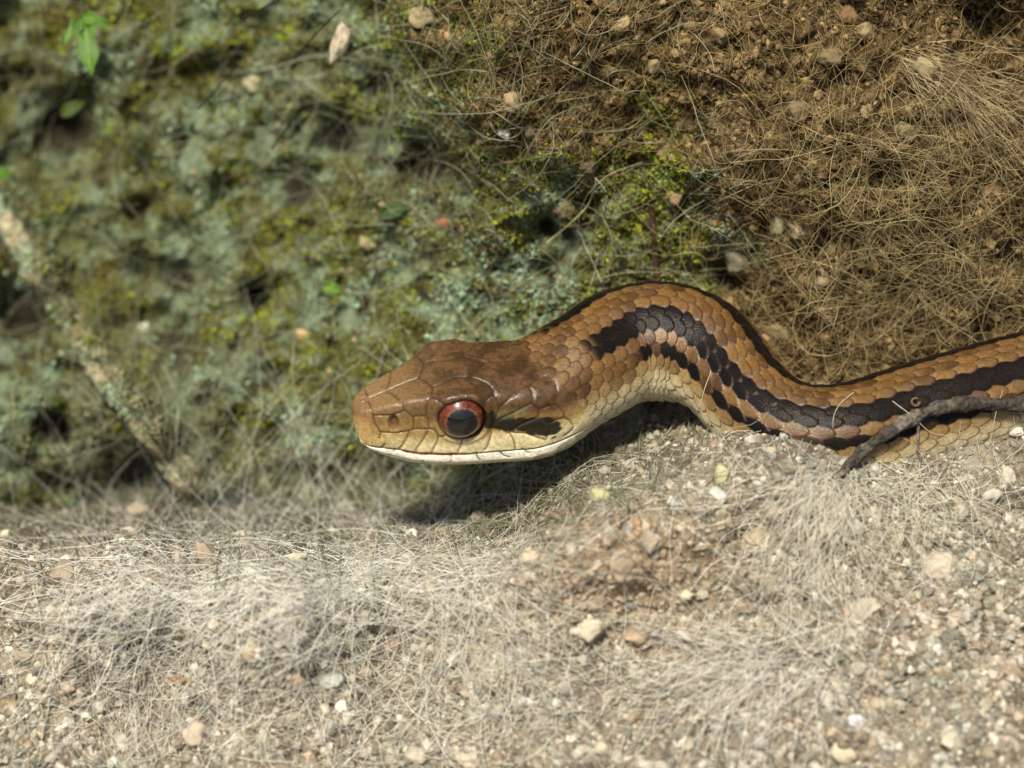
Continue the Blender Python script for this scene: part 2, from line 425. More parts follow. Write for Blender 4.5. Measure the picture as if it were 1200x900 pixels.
# head seams, traced on the near side, dropped onto the head and mirrored
HN_ST = int(np.searchsorted(st, 300))
bv = BVHTree.FromPolygons([tuple(v) for v in base[:HN_ST:2, ::2].reshape(-1, 3)], [tuple(f) for f in grid_faces(len(range(0, HN_ST, 2)), NV // 2, True)])
CAMP = np.array([0, -DIST * CP, DIST * SP])
def drop(pts, mid=False):
    out = []
    for (x, y) in pts:
        dr = P(x, y, 0) - CAMP; dr /= np.linalg.norm(dr)
        hit = bv.ray_cast(Vector(CAMP), Vector(dr))
        if hit[0] is None:
            hit = bv.find_nearest(Vector(CAMP + dr * (DIST - 60)))
        w = np.array(hit[0]) - SNOUT
        out.append((w @ HB, 0.0 if mid else abs(w @ HN), w[2]))
    return np.array(out)
MIDS = [[(434, 469), (438, 463.5), (444, 460), (453, 459)], [(454, 456), (460, 452), (470, 448), (480, 445), (491, 443)], [(567, 425), (580, 425), (595, 425), (610, 424.5), (621, 423)]]
SEAMS = [[(424, 467), (432, 470), (434, 477), (437, 486), (439, 496), (443, 503), (446, 508), (444, 514)],
         [(453, 459), (459, 461), (465, 466), (470, 472), (473, 478), (473.5, 481)], [(473.5, 481), (468, 484), (460, 486), (450, 487), (438, 487)],
         [(491.5, 443), (498, 446), (503, 450), (506.5, 453.5)],
         [(567, 425.5), (560, 431), (553, 437), (549.5, 441)], [(506.5, 453.5), (515, 450.5), (525, 445), (532, 442), (540, 441.5), (549.5, 441)],
         [(549.5, 441), (557, 443), (565, 446), (572, 450), (577, 455), (579, 461)],
         [(506.5, 453.5), (506, 459), (504, 466), (501, 470), (499.5, 478), (499, 487)], [(506, 465.5), (512, 468.5), (519, 472), (525, 474.5)],
         [(579, 461), (574, 465), (568, 470.5)], [(579, 461), (582, 468), (585, 477), (582, 488), (578, 498)],
         [(585, 478), (592, 472), (600, 464), (610, 455), (620, 451), (630, 443.5), (641, 440)], [(621, 423), (630, 427), (636, 432), (641, 440)],
         [(620, 453), (624, 459), (624.5, 467), (623.5, 473)], [(641, 440), (649, 442), (651, 450), (652.5, 460), (652, 468), (650, 474)],
         [(580, 498), (584, 492), (593, 488), (602, 484), (612, 478), (623.5, 473)], [(623.5, 473), (628, 477), (632, 480.5), (640, 477), (650, 474)],
         [(632, 480.5), (632.5, 486), (628, 491), (620, 493.5), (610, 498), (600, 504.5), (597, 507)], [(650, 474), (656, 478), (662, 485), (660, 490), (650, 493), (644, 497), (632, 490)],
         [(660, 489), (668, 493), (673, 499), (670, 505), (662, 511)],
         [(446, 507), (460, 507.5), (470, 507), (479, 505), (487, 503), (495, 503), (509, 503.5), (512, 508), (513.5, 512.5), (522, 510)],
         [(479, 505), (478, 512), (471, 523), (468, 526)], [(501, 506), (495, 517), (488, 526), (487, 529)], [(513.5, 512.5), (512, 519), (507, 528.5), (506, 531)], [(542, 514), (541, 520), (537, 530)],
         [(577, 501), (575, 512), (571, 524), (568, 528)], [(580, 500), (590, 504.5), (597, 508), (601, 514), (603, 520), (604, 526)], [(597, 507), (615, 508), (630, 513), (640, 516)],
         [(646, 499), (643, 509), (640, 516)],
         [(473.5, 481), (480, 486), (484, 489), (484.5, 497), (484, 503)], [(484, 489), (490, 487.5), (498, 488), (502, 492), (502, 500), (503, 503)],
         [(461, 486), (462, 490)], [(462, 503), (463, 507)],
         [(451, 521), (446, 526)], [(463, 527), (456, 535)], [(476, 531), (473, 540)], [(500, 532), (495, 543)], [(530, 532), (528, 542.5)], [(558, 531), (560, 537), (563, 540.5)],
         [(587, 531), (591, 535), (597, 536.5)], [(612, 526), (617, 529.5), (620, 531)]]
lines = [drop(m, True) for m in MIDS] + [drop(m) for m in SEAMS]

Hb = base[:HN_ST].reshape(-1, 3) - SNOUT
hloc = np.stack([Hb @ HB, np.abs(Hb @ HN), Hb[:, 2]], -1)
def seg_dist(pts, poly):
    best = np.full(len(pts), 1e9)
    lo, hi = poly.min(0) - 14, poly.max(0) + 14
    m = np.all((pts > lo) & (pts < hi), 1)
    p = pts[m]; b = best[m]
    for a, c in zip(poly[:-1], poly[1:]):
        ab = c - a; t = np.clip(((p - a) @ ab) / (ab @ ab + 1e-9), 0, 1)
        b = np.minimum(b, np.linalg.norm(p - a - t[:, None] * ab, axis=1))
    best[m] = b
    return best
dseam = np.full(len(hloc), 1e9)
for ln in lines:
    t = np.linspace(0, len(ln) - 1, len(ln) * 4); ln2 = np.stack([np.interp(t, np.arange(len(ln)), ln[:, k]) for k in range(3)], -1)
    dseam = np.minimum(dseam, seg_dist(hloc, ln2))
full = lambda v, fill: np.concatenate([v.reshape(HN_ST, NV), np.full((NU - HN_ST, NV), fill)], 0)
dseam = full(dseam, 1e9)
hx_v, hl_v, hz_v = (full(hloc[:, k], v) for k, v in ((0, 400.), (1, 0.), (2, 0.)))

# scale lattice
QS, SS = np.meshgrid(qs, st, indexing='xy')
SS = SS.copy()
qa = np.abs(QS)
ROW = 0.0667
Lx = np.interp(s_f, [0, 240, 300, 420, 700, 1000, S_END], [15, 15.5, 19, 23, 26, 27, 27])
sig_f = np.concatenate([[0], np.cumsum(1 / Lx)[:-1]])
SIG = np.interp(st, s_f, sig_f)[:, None] + np.zeros_like(QS)
# inside a bend the scales bunch up less than the skin would
dlen = np.linalg.norm(np.diff(base, axis=0), axis=2) / (np.diff(st)[:, None] + 1e-9)
shear = np.cumsum((np.clip(dlen, .3, 1.8) - 1) * (np.diff(SIG, axis=0)) * (st[1:, None] > 250), axis=0)
SIG = SIG + .42 * np.concatenate([np.zeros((1, NV)), shear], 0)
wob = 0.10 * fbm(SIG * 3, QS * 30, 4, 2, 20.0)
SIGw = SIG + wob
RHO = QS / ROW
best = np.full(SIG.shape, -1.0); edge = np.ones_like(best); sid = np.zeros(best.shape, np.int64); cq = QS.copy(); ca = np.zeros_like(best)
i0 = np.floor(RHO).astype(int)
for di in (-1, 0, 1, 2):
    i = i0 + di; b = RHO - i
    off = 0.5 * (i & 1)
    j0 = np.floor(SIGw - off).astype(int)
    for dj in (0, 1):
        j = j0 + dj; a = SIGw - (j + off)
        ar = np.where(a > 0, a / .64, a / .95)
        e = np.abs(ar) ** np.where(a > 0, 1.85, 2.0) + np.abs(b / .67) ** 1.95
        g = .25 + .75 * np.clip((a + .95) / 1.55, 0, 1) - .12 * b * b
        g = g * (1 - .22 * sstep(.82, 1.0, e))
        g = np.where(e < 1, g, -1)
        m = g > best
        best = np.where(m, g, best); edge = np.where(m, e, edge); sid = np.where(m, i * 7919 + j * 104729, sid); cq = np.where(m, i * ROW, cq); ca = np.where(m, a, ca)
none = best < 0
best = np.maximum(best, 0.12)
hsh = ((sid * 2654435761) % 1000003) / 1000003.0
hsh2 = ((sid * 40503 + 977) % 99991) / 99991.0
# belly plates
vent = sstep(.650, .668, qa)
af = (SIG * 1.0 + .25 * (qa - .65)) % 1.0
vh = .25 + .75 * af - .5 * sstep(.93, 1.0, af)
hgt = best * (1 - vent) + vh * vent
# where the head shields end and the scales begin
h_end = np.interp(qa, [0, .10, .2, .3, .42, .55, .62, .72, 1], [209, 210, 217, 226, 233, 240, 238, 200, 150])
ss = SS - (hx_v * 0)
body_m = sstep(-2.5, 2.5, ss - h_end)
amp = np.interp(st, [0, 200, 300, 400, S_END], [1.2, 1.5, 2.4, 3.0, 3.2])[:, None]
disp = (hgt - .6) * amp * body_m
hm = 1 - body_m
disp = disp + hm * (1.1 * (1 - np.exp(-np.minimum(dseam, 60) / 3.2)) - 1.1 * np.exp(-(dseam / 0.9) ** 2) - .8)
# mouth
TABm = pchip(HX, TAB['zm'], np.minimum(st, 280))[:, None]
dm = hz_v - TABm
mouth = np.exp(-(dm / 1.1) ** 2) * sstep(246, 232, SS) * sstep(2, 9, SS)
gape = sstep(36, 60, SS) * sstep(138, 105, SS)
mouth_open = np.exp(-((dm + .7) / (1.0 + 1.1 * gape)) ** 2) * sstep(246, 232, SS) * sstep(2, 9, SS)
disp = disp - 3.2 * mouth_open
disp = disp - 0.9 * sstep(0, -3, dm) * sstep(-40, -6, dm) * sstep(200, 150, SS) * sstep(4, 14, SS)
# eye socket and brow
EYE_HX, EYE_L, EYE_Z = 116.5, 57.5, 37.5
re = np.sqrt((hx_v - EYE_HX) ** 2 + ((hz_v - EYE_Z) * 1.06) ** 2)
side = sstep(.18, .25, qa) * sstep(.62, .58, qa)
disp = disp - 13 * sstep(27.5, 24.0, re) * side + 1.8 * np.exp(-((re - 31) / 3.0) ** 2) * side
brow = np.exp(-((hx_v - 116) / 32.0) ** 4) * np.exp(-((qa - .245) / .05) ** 2)
disp = disp + 4.0 * brow
# nostril
nl = drop([(461.5, 496)])[0]
rn = np.sqrt(((hx_v - nl[0]) / 5.2) ** 2 + ((hz_v - nl[2]) / 8.6) ** 2)
nm = sstep(.12, .25, qa) * sstep(.62, .5, qa)
disp = disp - 5.5 * np.exp(-rn ** 4) * nm + .8 * np.exp(-((rn - 1.35) / .25) ** 2) * nm
verts = base + nrm * disp[..., None]

# ---- pigment
nz = fbm(SS, QS * 210, 26, 3, 30.0); nz2 = fbm(SS, QS * 210, 8, 2, 31.0)
qq = .72 * cq + .28 * QS; qqa = np.abs(qq) + .004 * nz2
back = mixc((0.046, 0.0205, 0.0048), (0.130, 0.066, 0.016), hsh)
flank = mixc((0.23, 0.155, 0.058), (0.38, 0.285, 0.135), hsh)
skin = mixc(back, flank, sstep(.34, .47, qqa + .03 * (hsh2 - .5)))
skin = mixc(skin, (0.60, 0.53, 0.34), sstep(.40, .56, qa) * .95)
skin = mixc(skin, np.array((0.16, 0.085, 0.04)), .28 * sstep(-.2, .5, nz) * sstep(.5, .3, qa))
black = np.array((0.0045, 0.004, 0.0042))
s1 = np.where(QS > 0, 266., 246.)
in1 = sstep(.088, .112, qqa + .010 * (hsh - .5)) * sstep(.250, .220, qqa + .016 * (hsh2 - .5)) * sstep(-8, 10, SS - s1 - 26 * (qa - .17) / .06 * 0 + 14 * (hsh2 - .5))
in1 = np.clip(in1, 0, 1)
in2 = sstep(.302, .322, qqa) * sstep(.362, .346, qqa) * sstep(0, 26, SS - 300) * (.6 + .4 * sstep(.1, .3, hsh2))
blk = np.maximum(in1, in2)
skin = mixc(skin, black, np.clip(blk, 0, 1) * .97)
skin = mixc(skin, skin * 1.7 + np.array((.02, .012, .003)), sstep(.85, .05, edge) * .22 * (1 - blk) * (1 - vent))
# skin between and along the edges of the scales
gap = np.maximum(sstep(.86, 1.0, edge), none) * (1 - vent)
dl2 = np.concatenate([dlen[:1], dlen], 0)
stretch = sstep(.92, 1.2, dl2) * sstep(300, 340, SS)
gapc = mixc((0.07, 0.036, 0.014), (0.40, 0.30, 0.17), stretch * sstep(0.02, -0.3, ca) + .15)
skin = mixc(skin, gapc, gap * .8 * (1 - .5 * blk))
skin = mixc(skin, (0.66, 0.57, 0.39), sstep(.72, .94, edge) * sstep(.08, -.2, ca) * stretch * (hsh > .3) * 1.0 * (1 - vent))
skin = mixc(skin, (0.26, 0.165, 0.062), .40 * sstep(.1, -.45, ca) * (1 - blk) * (1 - vent) * sstep(.95, .6, edge))
skin = mixc(skin, (0.030, 0.014, 0.006), sstep(.72, .95, edge) * sstep(-.05, .2, ca) * .85 * (1 - vent))  # dark tail rim: pigment, with the scale edge's shadow painted in
skin = mixc(skin, (0.40, 0.33, 0.18), vent * .4 * sstep(.9, 1.0, af))
# head
zz = (hz_v - TABm) / (pchip(HX, TAB['h'], np.minimum(st, 280))[:, None] - TABm)
top = mixc((0.050, 0.026, 0.010), (0.098, 0.051, 0.021), sstep(-.4, .5, nz + .5 * nz2))
top = mixc(top, (0.215, 0.130, 0.055), sstep(125, 20, hx_v) * .85)
tan_ = mixc((0.205, 0.125, 0.040), (0.29, 0.19, 0.070), sstep(-.4, .5, nz))
lab = np.array((0.48, 0.36, 0.15)); cream = np.array((0.68, 0.585, 0.33))
head = mixc(tan_, top, sstep(.52, .80, zz + .10 * nz + .10 * sstep(130, 220, hx_v)))
head = mixc(head, lab, sstep(.44, .26, zz) * .85)
head = mixc(head, cream, sstep(.34, .12, zz + .05 * nz - .06 * sstep(100, 190, hx_v)) * sstep(15, 80, hx_v))
jaw = mixc((0.72, 0.68, 0.54), (0.62, 0.49, 0.20), sstep(-10, -22, dm) * .8)
head = mixc(head, jaw, sstep(-.5, -2.0, dm) * sstep(4, 12, hx_v))
head = mixc(head, (0.48, 0.29, 0.11), sstep(22, 6, hx_v) * sstep(0, 6, dm) * sstep(.95, .6, zz) * .7)
streak = full(seg_dist(hloc, drop([(568, 490), (585, 493), (600, 496), (618, 499), (640, 499), (649, 502)])), 1e9)
head = mixc(head, (0.007, 0.006, 0.005), sstep(11.5, 8, streak + 5 * nz + 4 * nz2) * .97)
pre = full(seg_dist(hloc, drop([(585, 486), (600, 485), (612, 482)])), 1e9)
head = mixc(head, (0.14, 0.14, 0.055), sstep(8, 3, pre) * .55)
head = mixc(head, (0.030, 0.014, 0.006), np.exp(-(dseam / .85) ** 2) * .85 * sstep(-6, 2, dm) + np.exp(-(dseam / 1.0) ** 2) * .8 * sstep(0, -4, dm))
head = mixc(head, (0.12, 0.05, 0.02), np.exp(-rn ** 4) * nm * .85)
head = mixc(head, (0.38, 0.095, 0.055), np.clip(mouth_open * 1.4, 0, 1) * gape)
head = mixc(head, (0.22, 0.13, 0.06), np.clip(mouth_open, 0, 1) * (1 - gape) * .8)
head = mixc(head, (0.03, 0.018, 0.012), sstep(28.5, 26.5, re) * side)
skin = (head * hm[..., None] + skin * body_m[..., None]) * .88
snake = obj('snake', new_mesh('snake', verts.reshape(-1, 3), faces, skin.reshape(-1, 3)), M_snake,
            label='brown snake with four black stripes and a red eye, resting between bank and gravel', category='snake')

ra = snake.data.attributes.new('Rough', 'FLOAT', 'POINT')
ra.data.foreach_set('value', (hm * .27 + (1 - hm) * (.40 - .06 * blk) + .05 * nz2).ravel().astype(np.float32))
nt_ = M_snake.node_tree; an = nt_.nodes.new('ShaderNodeAttribute'); an.attribute_name = 'Rough'
nt_.links.new(an.outputs['Fac'], nt_.nodes['Principled BSDF'].inputs['Roughness'])
sa = snake.data.attributes.new('Gloss', 'FLOAT', 'POINT')
sa.data.foreach_set('value', (.42 * (1 - .72 * np.clip(blk, 0, 1) * (1 - hm))).ravel().astype(np.float32))
an2 = nt_.nodes.new('ShaderNodeAttribute'); an2.attribute_name = 'Gloss'
nt_.links.new(an2.outputs['Fac'], nt_.nodes['Principled BSDF'].inputs['Specular IOR Level'])
def dome(r, a0, a1, nseg, nring, colf):
    vs_, cs = [], []
    for k in range(nring + 1):
        a = a0 + (a1 - a0) * k / nring
        for m in range(nseg):
            t = 2 * math.pi * m / nseg
            vs_.append((r * math.sin(a) * math.cos(t), r * math.sin(a) * math.sin(t), r * math.cos(a)))
            cs.append(colf(a, t))
    f = grid_faces(nring + 1, nseg, True)[:, ::-1]
    return np.array(vs_), np.array(cs), f
ER = 29.5
def iris_col(a, t):
    n = float(perlin(np.array([math.cos(t) * 4 + 9]), np.array([math.sin(t) * 4 + a * 3.0]))[0])
    n2 = float(perlin(np.array([math.cos(t) * 9 + 3]), np.array([math.sin(t) * 9 + a * 6.0]))[0])
    r_ = math.sin(a) * ER
    c = np.array((0.100, 0.0195, 0.0035)) * (1 + .7 * n + .6 * n2)
    k = min(1, max(0, (19.4 - r_) / 1.5)) * (.75 + .5 * n); c = c * (1 - k) + np.array((0.27, 0.115, 0.042)) * k
    if r_ > 23.5: c = c * max(.10, 1 - (r_ - 23.5) / 3.2)
    return c
ev, ec, ef = dome(ER, math.asin(16.2 / ER), math.pi * .62, 64, 40, iris_col)
pv, pc, pf = dome(ER + .02, 0.0, math.asin(18.0 / ER), 48, 12, lambda a, t: np.array((.004, .004, .005)))
me_e, me_p = new_mesh('eye', ev, ef, ec), new_mesh('pupil', pv, pf, pc)
for sd in (1, -1):
    c = head_pt(EYE_HX, sd * (EYE_L - 15.0), EYE_Z)
    look_ = Vector(HN * sd + np.array([0, 0, .10]) - HB * .10).normalized()
    Mx = look_.to_track_quat('Z', 'Y').to_matrix().to_4x4()
    Mx.translation = Vector(c) * S
    e = obj('eye', me_e, M_eye, snake); e.matrix_local = Mx
    obj('pupil', me_p, M_eye, e)
print('snake done', NU, NV)

# ---------------------------------------------------------------- root fibres
def fibres(x0, y0, ang, length, curl, rad, cols, npt=9, lift=(1, 6), depth=None, arch=0.0, wave=0.0):
    """soft threads that lie on the relief: arrays of start, heading, length, curl -> mesh of three-sided tubes"""
    n = len(x0)
    t = np.linspace(0, 1, npt)
    a = ang[:, None] + curl[:, None] * (t[None] - .3) + wave * np.cumsum(rng.normal(size=(n, npt)), 1) * .28
    step = length[:, None] / (npt - 1)
    X = x0[:, None] + np.cumsum(np.cos(a), 1) * step; Y = y0[:, None] + np.cumsum(np.sin(a), 1) * step
    lo = rng.uniform(lift[0], lift[1], n)[:, None]
    lf = lo + arch * np.sin(t * math.pi)[None] * rng.uniform(0, 1, n)[:, None] * length[:, None] * .2
    if depth is None:
        D = surf(X, Y)
        k = np.array([1, 2, 3, 2, 1.]) / 9
        Dp = np.pad(D, ((0, 0), (2, 2)), 'edge')
        Ds = sum(k[m] * Dp[:, m:m + npt] for m in range(5))
        D = np.minimum(D, Ds + 3) - lf
    else:
        D = depth(X, Y, t) - lf
    pts = P(X, Y, D)
    tan = np.gradient(pts, axis=1); tan /= np.linalg.norm(tan, axis=2)[..., None] + 1e-9
    ref = np.array([0, -CP, SP]) + rng.normal(size=(n, 1, 3)) * .2
    u = np.cross(tan, ref); u /= np.linalg.norm(u, axis=2)[..., None] + 1e-9
    v = np.cross(tan, u)
    r = rad[:, None] * (1 - .55 * t[None] ** 2)
    ring = [pts + r[..., None] * (math.cos(2 * math.pi * k / 3) * u + math.sin(2 * math.pi * k / 3) * v) for k in range(3)]
    V = np.stack(ring, 2)                                     # n, npt, 3, xyz
    i = np.arange(n)[:, None, None]; j = np.arange(npt - 1)[None, :, None]; k = np.arange(3)[None, None]
    b = i * npt * 3 + j * 3
    F = np.stack([b + k, b + (k + 1) % 3, b + 3 + (k + 1) % 3, b + 3 + k], -1).reshape(-1, 4)
    C = np.repeat(cols, npt * 3, 0)
    return V.reshape(-1, 3), F, C
def join(parts):
    V, F, C, o = [], [], [], 0
    for v, f, c in parts:
        V.append(v); F.append(f + o); C.append(c); o += len(v)
    return np.concatenate(V), np.concatenate(F), np.concatenate(C)
def ramp(n, lo, hi, power=1.0, jit=.12):
    t = rng.uniform(0, 1, n)[:, None] ** power
    return (np.array(lo) * (1 - t) + np.array(hi) * t) * (1 + jit * rng.normal(size=(n, 1)))
def scatter(n, x0, x1, y0, y1, dens):
    out = np.zeros((0, 2))
    while len(out) < n:
        p = np.stack([rng.uniform(x0, x1, n * 3), rng.uniform(y0, y1, n * 3)], -1)
        out = np.concatenate([out, p[rng.uniform(size=len(p)) < dens(p[:, 0], p[:, 1])]])
    return out[:n, 0], out[:n, 1]
blob = lambda x, y, a, b, rx, ry: np.exp(-((x - a) / rx) ** 2 - ((y - b) / ry) ** 2)

# pale threads over the gravel
def d_ground(x, y):
    d = .05 + .5 * blob(x, y, 760, 560, 130, 25) + .5 * blob(x, y, 1000, 555, 200, 25) + .9 * blob(x, y, 260, 690, 190, 50) + .8 * blob(x, y, 470, 670, 130, 45) + .5 * blob(x, y, 130, 760, 120, 60) + .9 * blob(x, y, 560, 770, 70, 70) + .7 * blob(x, y, 380, 850, 140, 55)
    d += 1.0 * blob(x, y, 960, 640, 60, 70) + .9 * blob(x, y, 880, 790, 100, 45) + .5 * blob(x, y, 640, 800, 90, 50) + .6 * blob(x, y, 1080, 590, 70, 30) + .4 * blob(x, y, 610, 620, 80, 30) + .5 * blob(x, y, 150, 890, 40, 30)
    d *= 1 - .8 * blob(x, y, 1120, 800, 120, 120) - .5 * blob(x, y, 60, 850, 80, 60) - .5 * blob(x, y, 720, 690, 90, 50)
    return np.clip(d * (.55 + .9 * sstep(-.3, .4, fbm(x, y, 60, 3, 40.0))), 0, 1)
n = 2100
x, y = scatter(n, -40, 1240, 520, 915, lambda x, y: d_ground(x, y) * (look(GD, x, y) < look(WD, x, y) - 3))
base_ang = .55 * fbm(x, y, 150, 2, 41.0) * math.pi - .25
ang = base_ang + rng.normal(size=n) * .95 + np.where(rng.uniform(size=n) < .5, math.pi, 0)
near_tuft = blob(x, y, 960, 640, 80, 80)
ang = np.where(rng.uniform(size=n) < near_tuft, math.pi / 2 + .5 * (x - 940) / -60 + rng.normal(size=n) * .45, ang)
pA = fibres(x, y, ang, rng.gamma(3.2, 22, n) + 14, rng.normal(size=n) * 1.5, rng.uniform(.22, .42, n), ramp(n, (.55, .52, .40), (.92, .90, .80), .6), lift=(.5, 7), arch=.7, wave=.55, npt=11)
n = 800
x, y = scatter(n, 60, 640, 610, 760, lambda x, y: .8 * blob(x, y, 250, 685, 150, 38) + .6 * blob(x, y, 470, 668, 110, 30) + .2 * blob(x, y, 560, 640, 60, 40))
pB = fibres(x, y, rng.normal(size=n) * .8 + np.where(rng.uniform(size=n) < .5, math.pi, 0) - .25, rng.gamma(5, 26, n) + 25, rng.normal(size=n) * 1.2, rng.uniform(.22, .38, n), ramp(n, (.78, .77, .68), (.95, .94, .88)), lift=(2, 13), arch=1.0, wave=.4, npt=11)
V, F, C = join([pA, pB])
obj('root_threads', new_mesh('root_threads', V, F, C), M_fibre, kind='stuff', label='pale dry root threads matted over the gravel slope', category='roots')

# tan threads over the bank
def d_bank(x, y):
    s = zone_soil(x, y) * (1 - .75 * blob(x, y, 815, 215, 55, 70))
    return np.clip(s * (.55 + .5 * sstep(-.3, .3, fbm(x, y, 80, 3, 44.0))) + .25 * blob(x, y, 560, 120, 80, 80) + .07 * sstep(400, 300, y) * sstep(380, 560, x) + .5 * blob(x, y, 1060, 330, 160, 70), 0, 1)
n = 4300
x, y = scatter(n, 360, 1240, -40, 440, d_bank)
ang = rng.uniform(0, 2 * math.pi, n)
ang = np.where(rng.uniform(size=n) < .35, math.pi / 2 + rng.normal(size=n) * .6, ang)
pA = fibres(x, y, ang, rng.gamma(2.4, 14, n) + 9, rng.normal(size=n) * 2.2, rng.uniform(.28, .55, n), ramp(n, (.095, .062, .021), (.41, .30, .125), 1.1), lift=(.5, 14), arch=1.0, wave=.9)
n = 520
x, y = scatter(n, 820, 1240, 120, 400, lambda x, y: blob(x, y, 1080, 320, 150, 60) + .7 * blob(x, y, 1060, 190, 150, 60))
pB = fibres(x, y, rng.uniform(0, 2 * math.pi, n), rng.gamma(5, 20, n) + 20, rng.normal(size=n) * 2.2, rng.uniform(.28, .48, n), ramp(n, (.26, .21, .10), (.46, .385, .20)), lift=(6, 22), arch=1.5, wave=.8)
V, F, C = join([pA, pB])
obj('root_mat', new_mesh('root_mat', V, F, C), M_fibre, kind='stuff', label='tan fine roots netted over the brown earth bank', category='roots')
# threads on the lichened rock and in its hollows
n = 2000
x, y = scatter(n, -40, 860, -20, 640, lambda x, y: np.clip(.10 + .5 * blob(x, y, 170, 480, 90, 130) + .9 * blob(x, y, 250, 600, 300, 30) + .8 * blob(x, y, 560, 590, 130, 28) + .5 * blob(x, y, 480, 120, 90, 90) + .4 * blob(x, y, 720, 555, 90, 30), 0, 1))
ang = np.where(rng.uniform(size=n) < .5, -math.pi / 2 + .5 + rng.normal(size=n) * .7, rng.uniform(0, 6.3, n))
V, F, C = fibres(x, y, ang, rng.gamma(3.5, 18, n) + 12, rng.normal(size=n) * 1.2, rng.uniform(.4, .75, n), ramp(n, (.17, .18, .095), (.40, .42, .28)), lift=(2, 18), arch=1.2, wave=.4)
obj('hanging_threads', new_mesh('hanging_threads', V, F, C), M_fibre, kind='stuff', label='grey threads hanging over the green rock and its hollows', category='roots')

# ---------------------------------------------------------------- grains, crumbs, lichen
_ico = None
def ico():
    g = (1 + 5 ** .5) / 2
    v = np.array([(-1, g, 0), (1, g, 0), (-1, -g, 0), (1, -g, 0), (0, -1, g), (0, 1, g), (0, -1, -g), (0, 1, -g), (g, 0, -1), (g, 0, 1), (-g, 0, -1), (-g, 0, 1)], float)
    f = np.array([(0, 11, 5), (0, 5, 1), (0, 1, 7), (0, 7, 10), (0, 10, 11), (1, 5, 9), (5, 11, 4), (11, 10, 2), (10, 7, 6), (7, 1, 8), (3, 9, 4), (3, 4, 2), (3, 2, 6), (3, 6, 8), (3, 8, 9), (4, 9, 5), (2, 4, 11), (6, 2, 10), (8, 6, 7), (9, 8, 1)])
    return v / np.linalg.norm(v[0]), f
OCT_V = np.array([(1, 0, 0), (-1, 0, 0), (0, 1, 0), (0, -1, 0), (0, 0, 1), (0, 0, -1)], float)
OCT_F = np.array([(0, 2, 4), (2, 1, 4), (1, 3, 4), (3, 0, 4), (2, 0, 5), (1, 2, 5), (3, 1, 5), (0, 3, 5)])
def rot_rand(n):
    qn = rng.normal(size=(n, 4)); qn /= np.linalg.norm(qn, axis=1)[:, None]; w, a, b, c = qn.T
    return np.stack([1 - 2 * (b * b + c * c), 2 * (a * b - c * w), 2 * (a * c + b * w), 2 * (a * b + c * w), 1 - 2 * (a * a + c * c), 2 * (b * c - a * w), 2 * (a * c - b * w), 2 * (b * c + a * w), 1 - 2 * (a * a + b * b)], -1).reshape(n, 3, 3)
def lumps(pos, size, cols, bv_, bf_, jit=.22, flat=(.55, 1.0)):
    n = len(pos)
    sc = size[:, None] * np.stack([rng.uniform(.8, 1.25, n), rng.uniform(.7, 1.1, n), rng.uniform(flat[0], flat[1], n)], -1)
    v = bv_[None] * (1 + jit * rng.normal(size=(n, len(bv_), 1)))
    v = np.einsum('nij,nkj->nki', rot_rand(n), v * sc[:, None])
    V = (pos[:, None] + v).reshape(-1, 3)
    F = (bf_[None] + (np.arange(n) * len(bv_))[:, None, None]).reshape(-1, 3)
    return V, F, np.repeat(cols, len(bv_), 0)
IV, IF = ico()
def stone_cols(n, x=None, y=None):
    pal = np.array([(.30, .28, .21), (.40, .37, .285), (.24, .225, .175), (.36, .305, .215), (.44, .41, .33), (.25, .205, .14), (.52, .50, .42), (.21, .205, .165)])
    c = pal[rng.integers(0, len(pal), n)] * (1 + .16 * rng.normal(size=(n, 1)))
    return np.clip(c, .03, .8)
n = 22000
x, y = scatter(n, -40, 1240, 490, 915, lambda x, y: (look(GD, x, y) < look(WD, x, y) - 3) * np.clip(.55 + .5 * fbm(x, y, 50, 3, 50.0) + .35 * blob(x, y, 1100, 780, 160, 120) + .2 * blob(x, y, 60, 850, 120, 60), 0, 1))
sz = rng.lognormal(.80, .60, n) * (1 + .35 * blob(x, y, 1150, 730, 110, 80)); sz = np.clip(sz, .7, 8.0)
c = stone_cols(n) * .80; c = c * (1 - .5 * sstep(650, 600, y + 15 * rng.normal(size=n)) * sstep(760, 660, x))[:, None]; mw = blob(x, y, 720, 660, 130, 80)[:, None]; c = c * (1 - .6 * mw) + .6 * mw * np.array((.33, .22, .125)) * (.7 + .6 * rng.uniform(size=(n, 1)))  # grains carry the painted trough shade, then the mound's own brown
hue = np.clip(fbm(x, y, 90, 2, 71.0), -.7, .7)[:, None]
c = c * (1 + hue * np.array((.09, 0.0, -.03)))
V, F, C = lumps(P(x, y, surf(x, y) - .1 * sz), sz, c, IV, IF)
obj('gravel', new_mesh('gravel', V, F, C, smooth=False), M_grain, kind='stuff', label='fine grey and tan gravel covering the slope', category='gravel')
n = 9500
x, y = scatter(n, 420, 1240, -30, 450, lambda x, y: np.clip(zone_soil(x, y) * (.6 + .7 * fbm(x, y, 40, 3, 51.0)), 0, 1))
sz = np.clip(rng.lognormal(.85, .55, n), .8, 7.5)
c = ramp(n, (.055, .034, .013), (.28, .195, .088), 1.2, .25)
V, F, C = lumps(P(x, y, look(WD, x, y) - .2 * sz), sz, c, IV, IF)
obj('soil_crumbs', new_mesh('soil_crumbs', V, F, C, smooth=False), M_grain, kind='stuff', label='brown crumbs of earth lodged among the roots', category='soil')

pitv = lambda x, y: np.max([blob(x, y, a, b, r, r) for (a, b, r, h) in PITS], axis=0)
def rock_d(x, y): return np.clip((1 - zone_soil(x, y)) * (1 - 1.1 * sstep(.3, .8, pitv(x, y))), 0, 1)
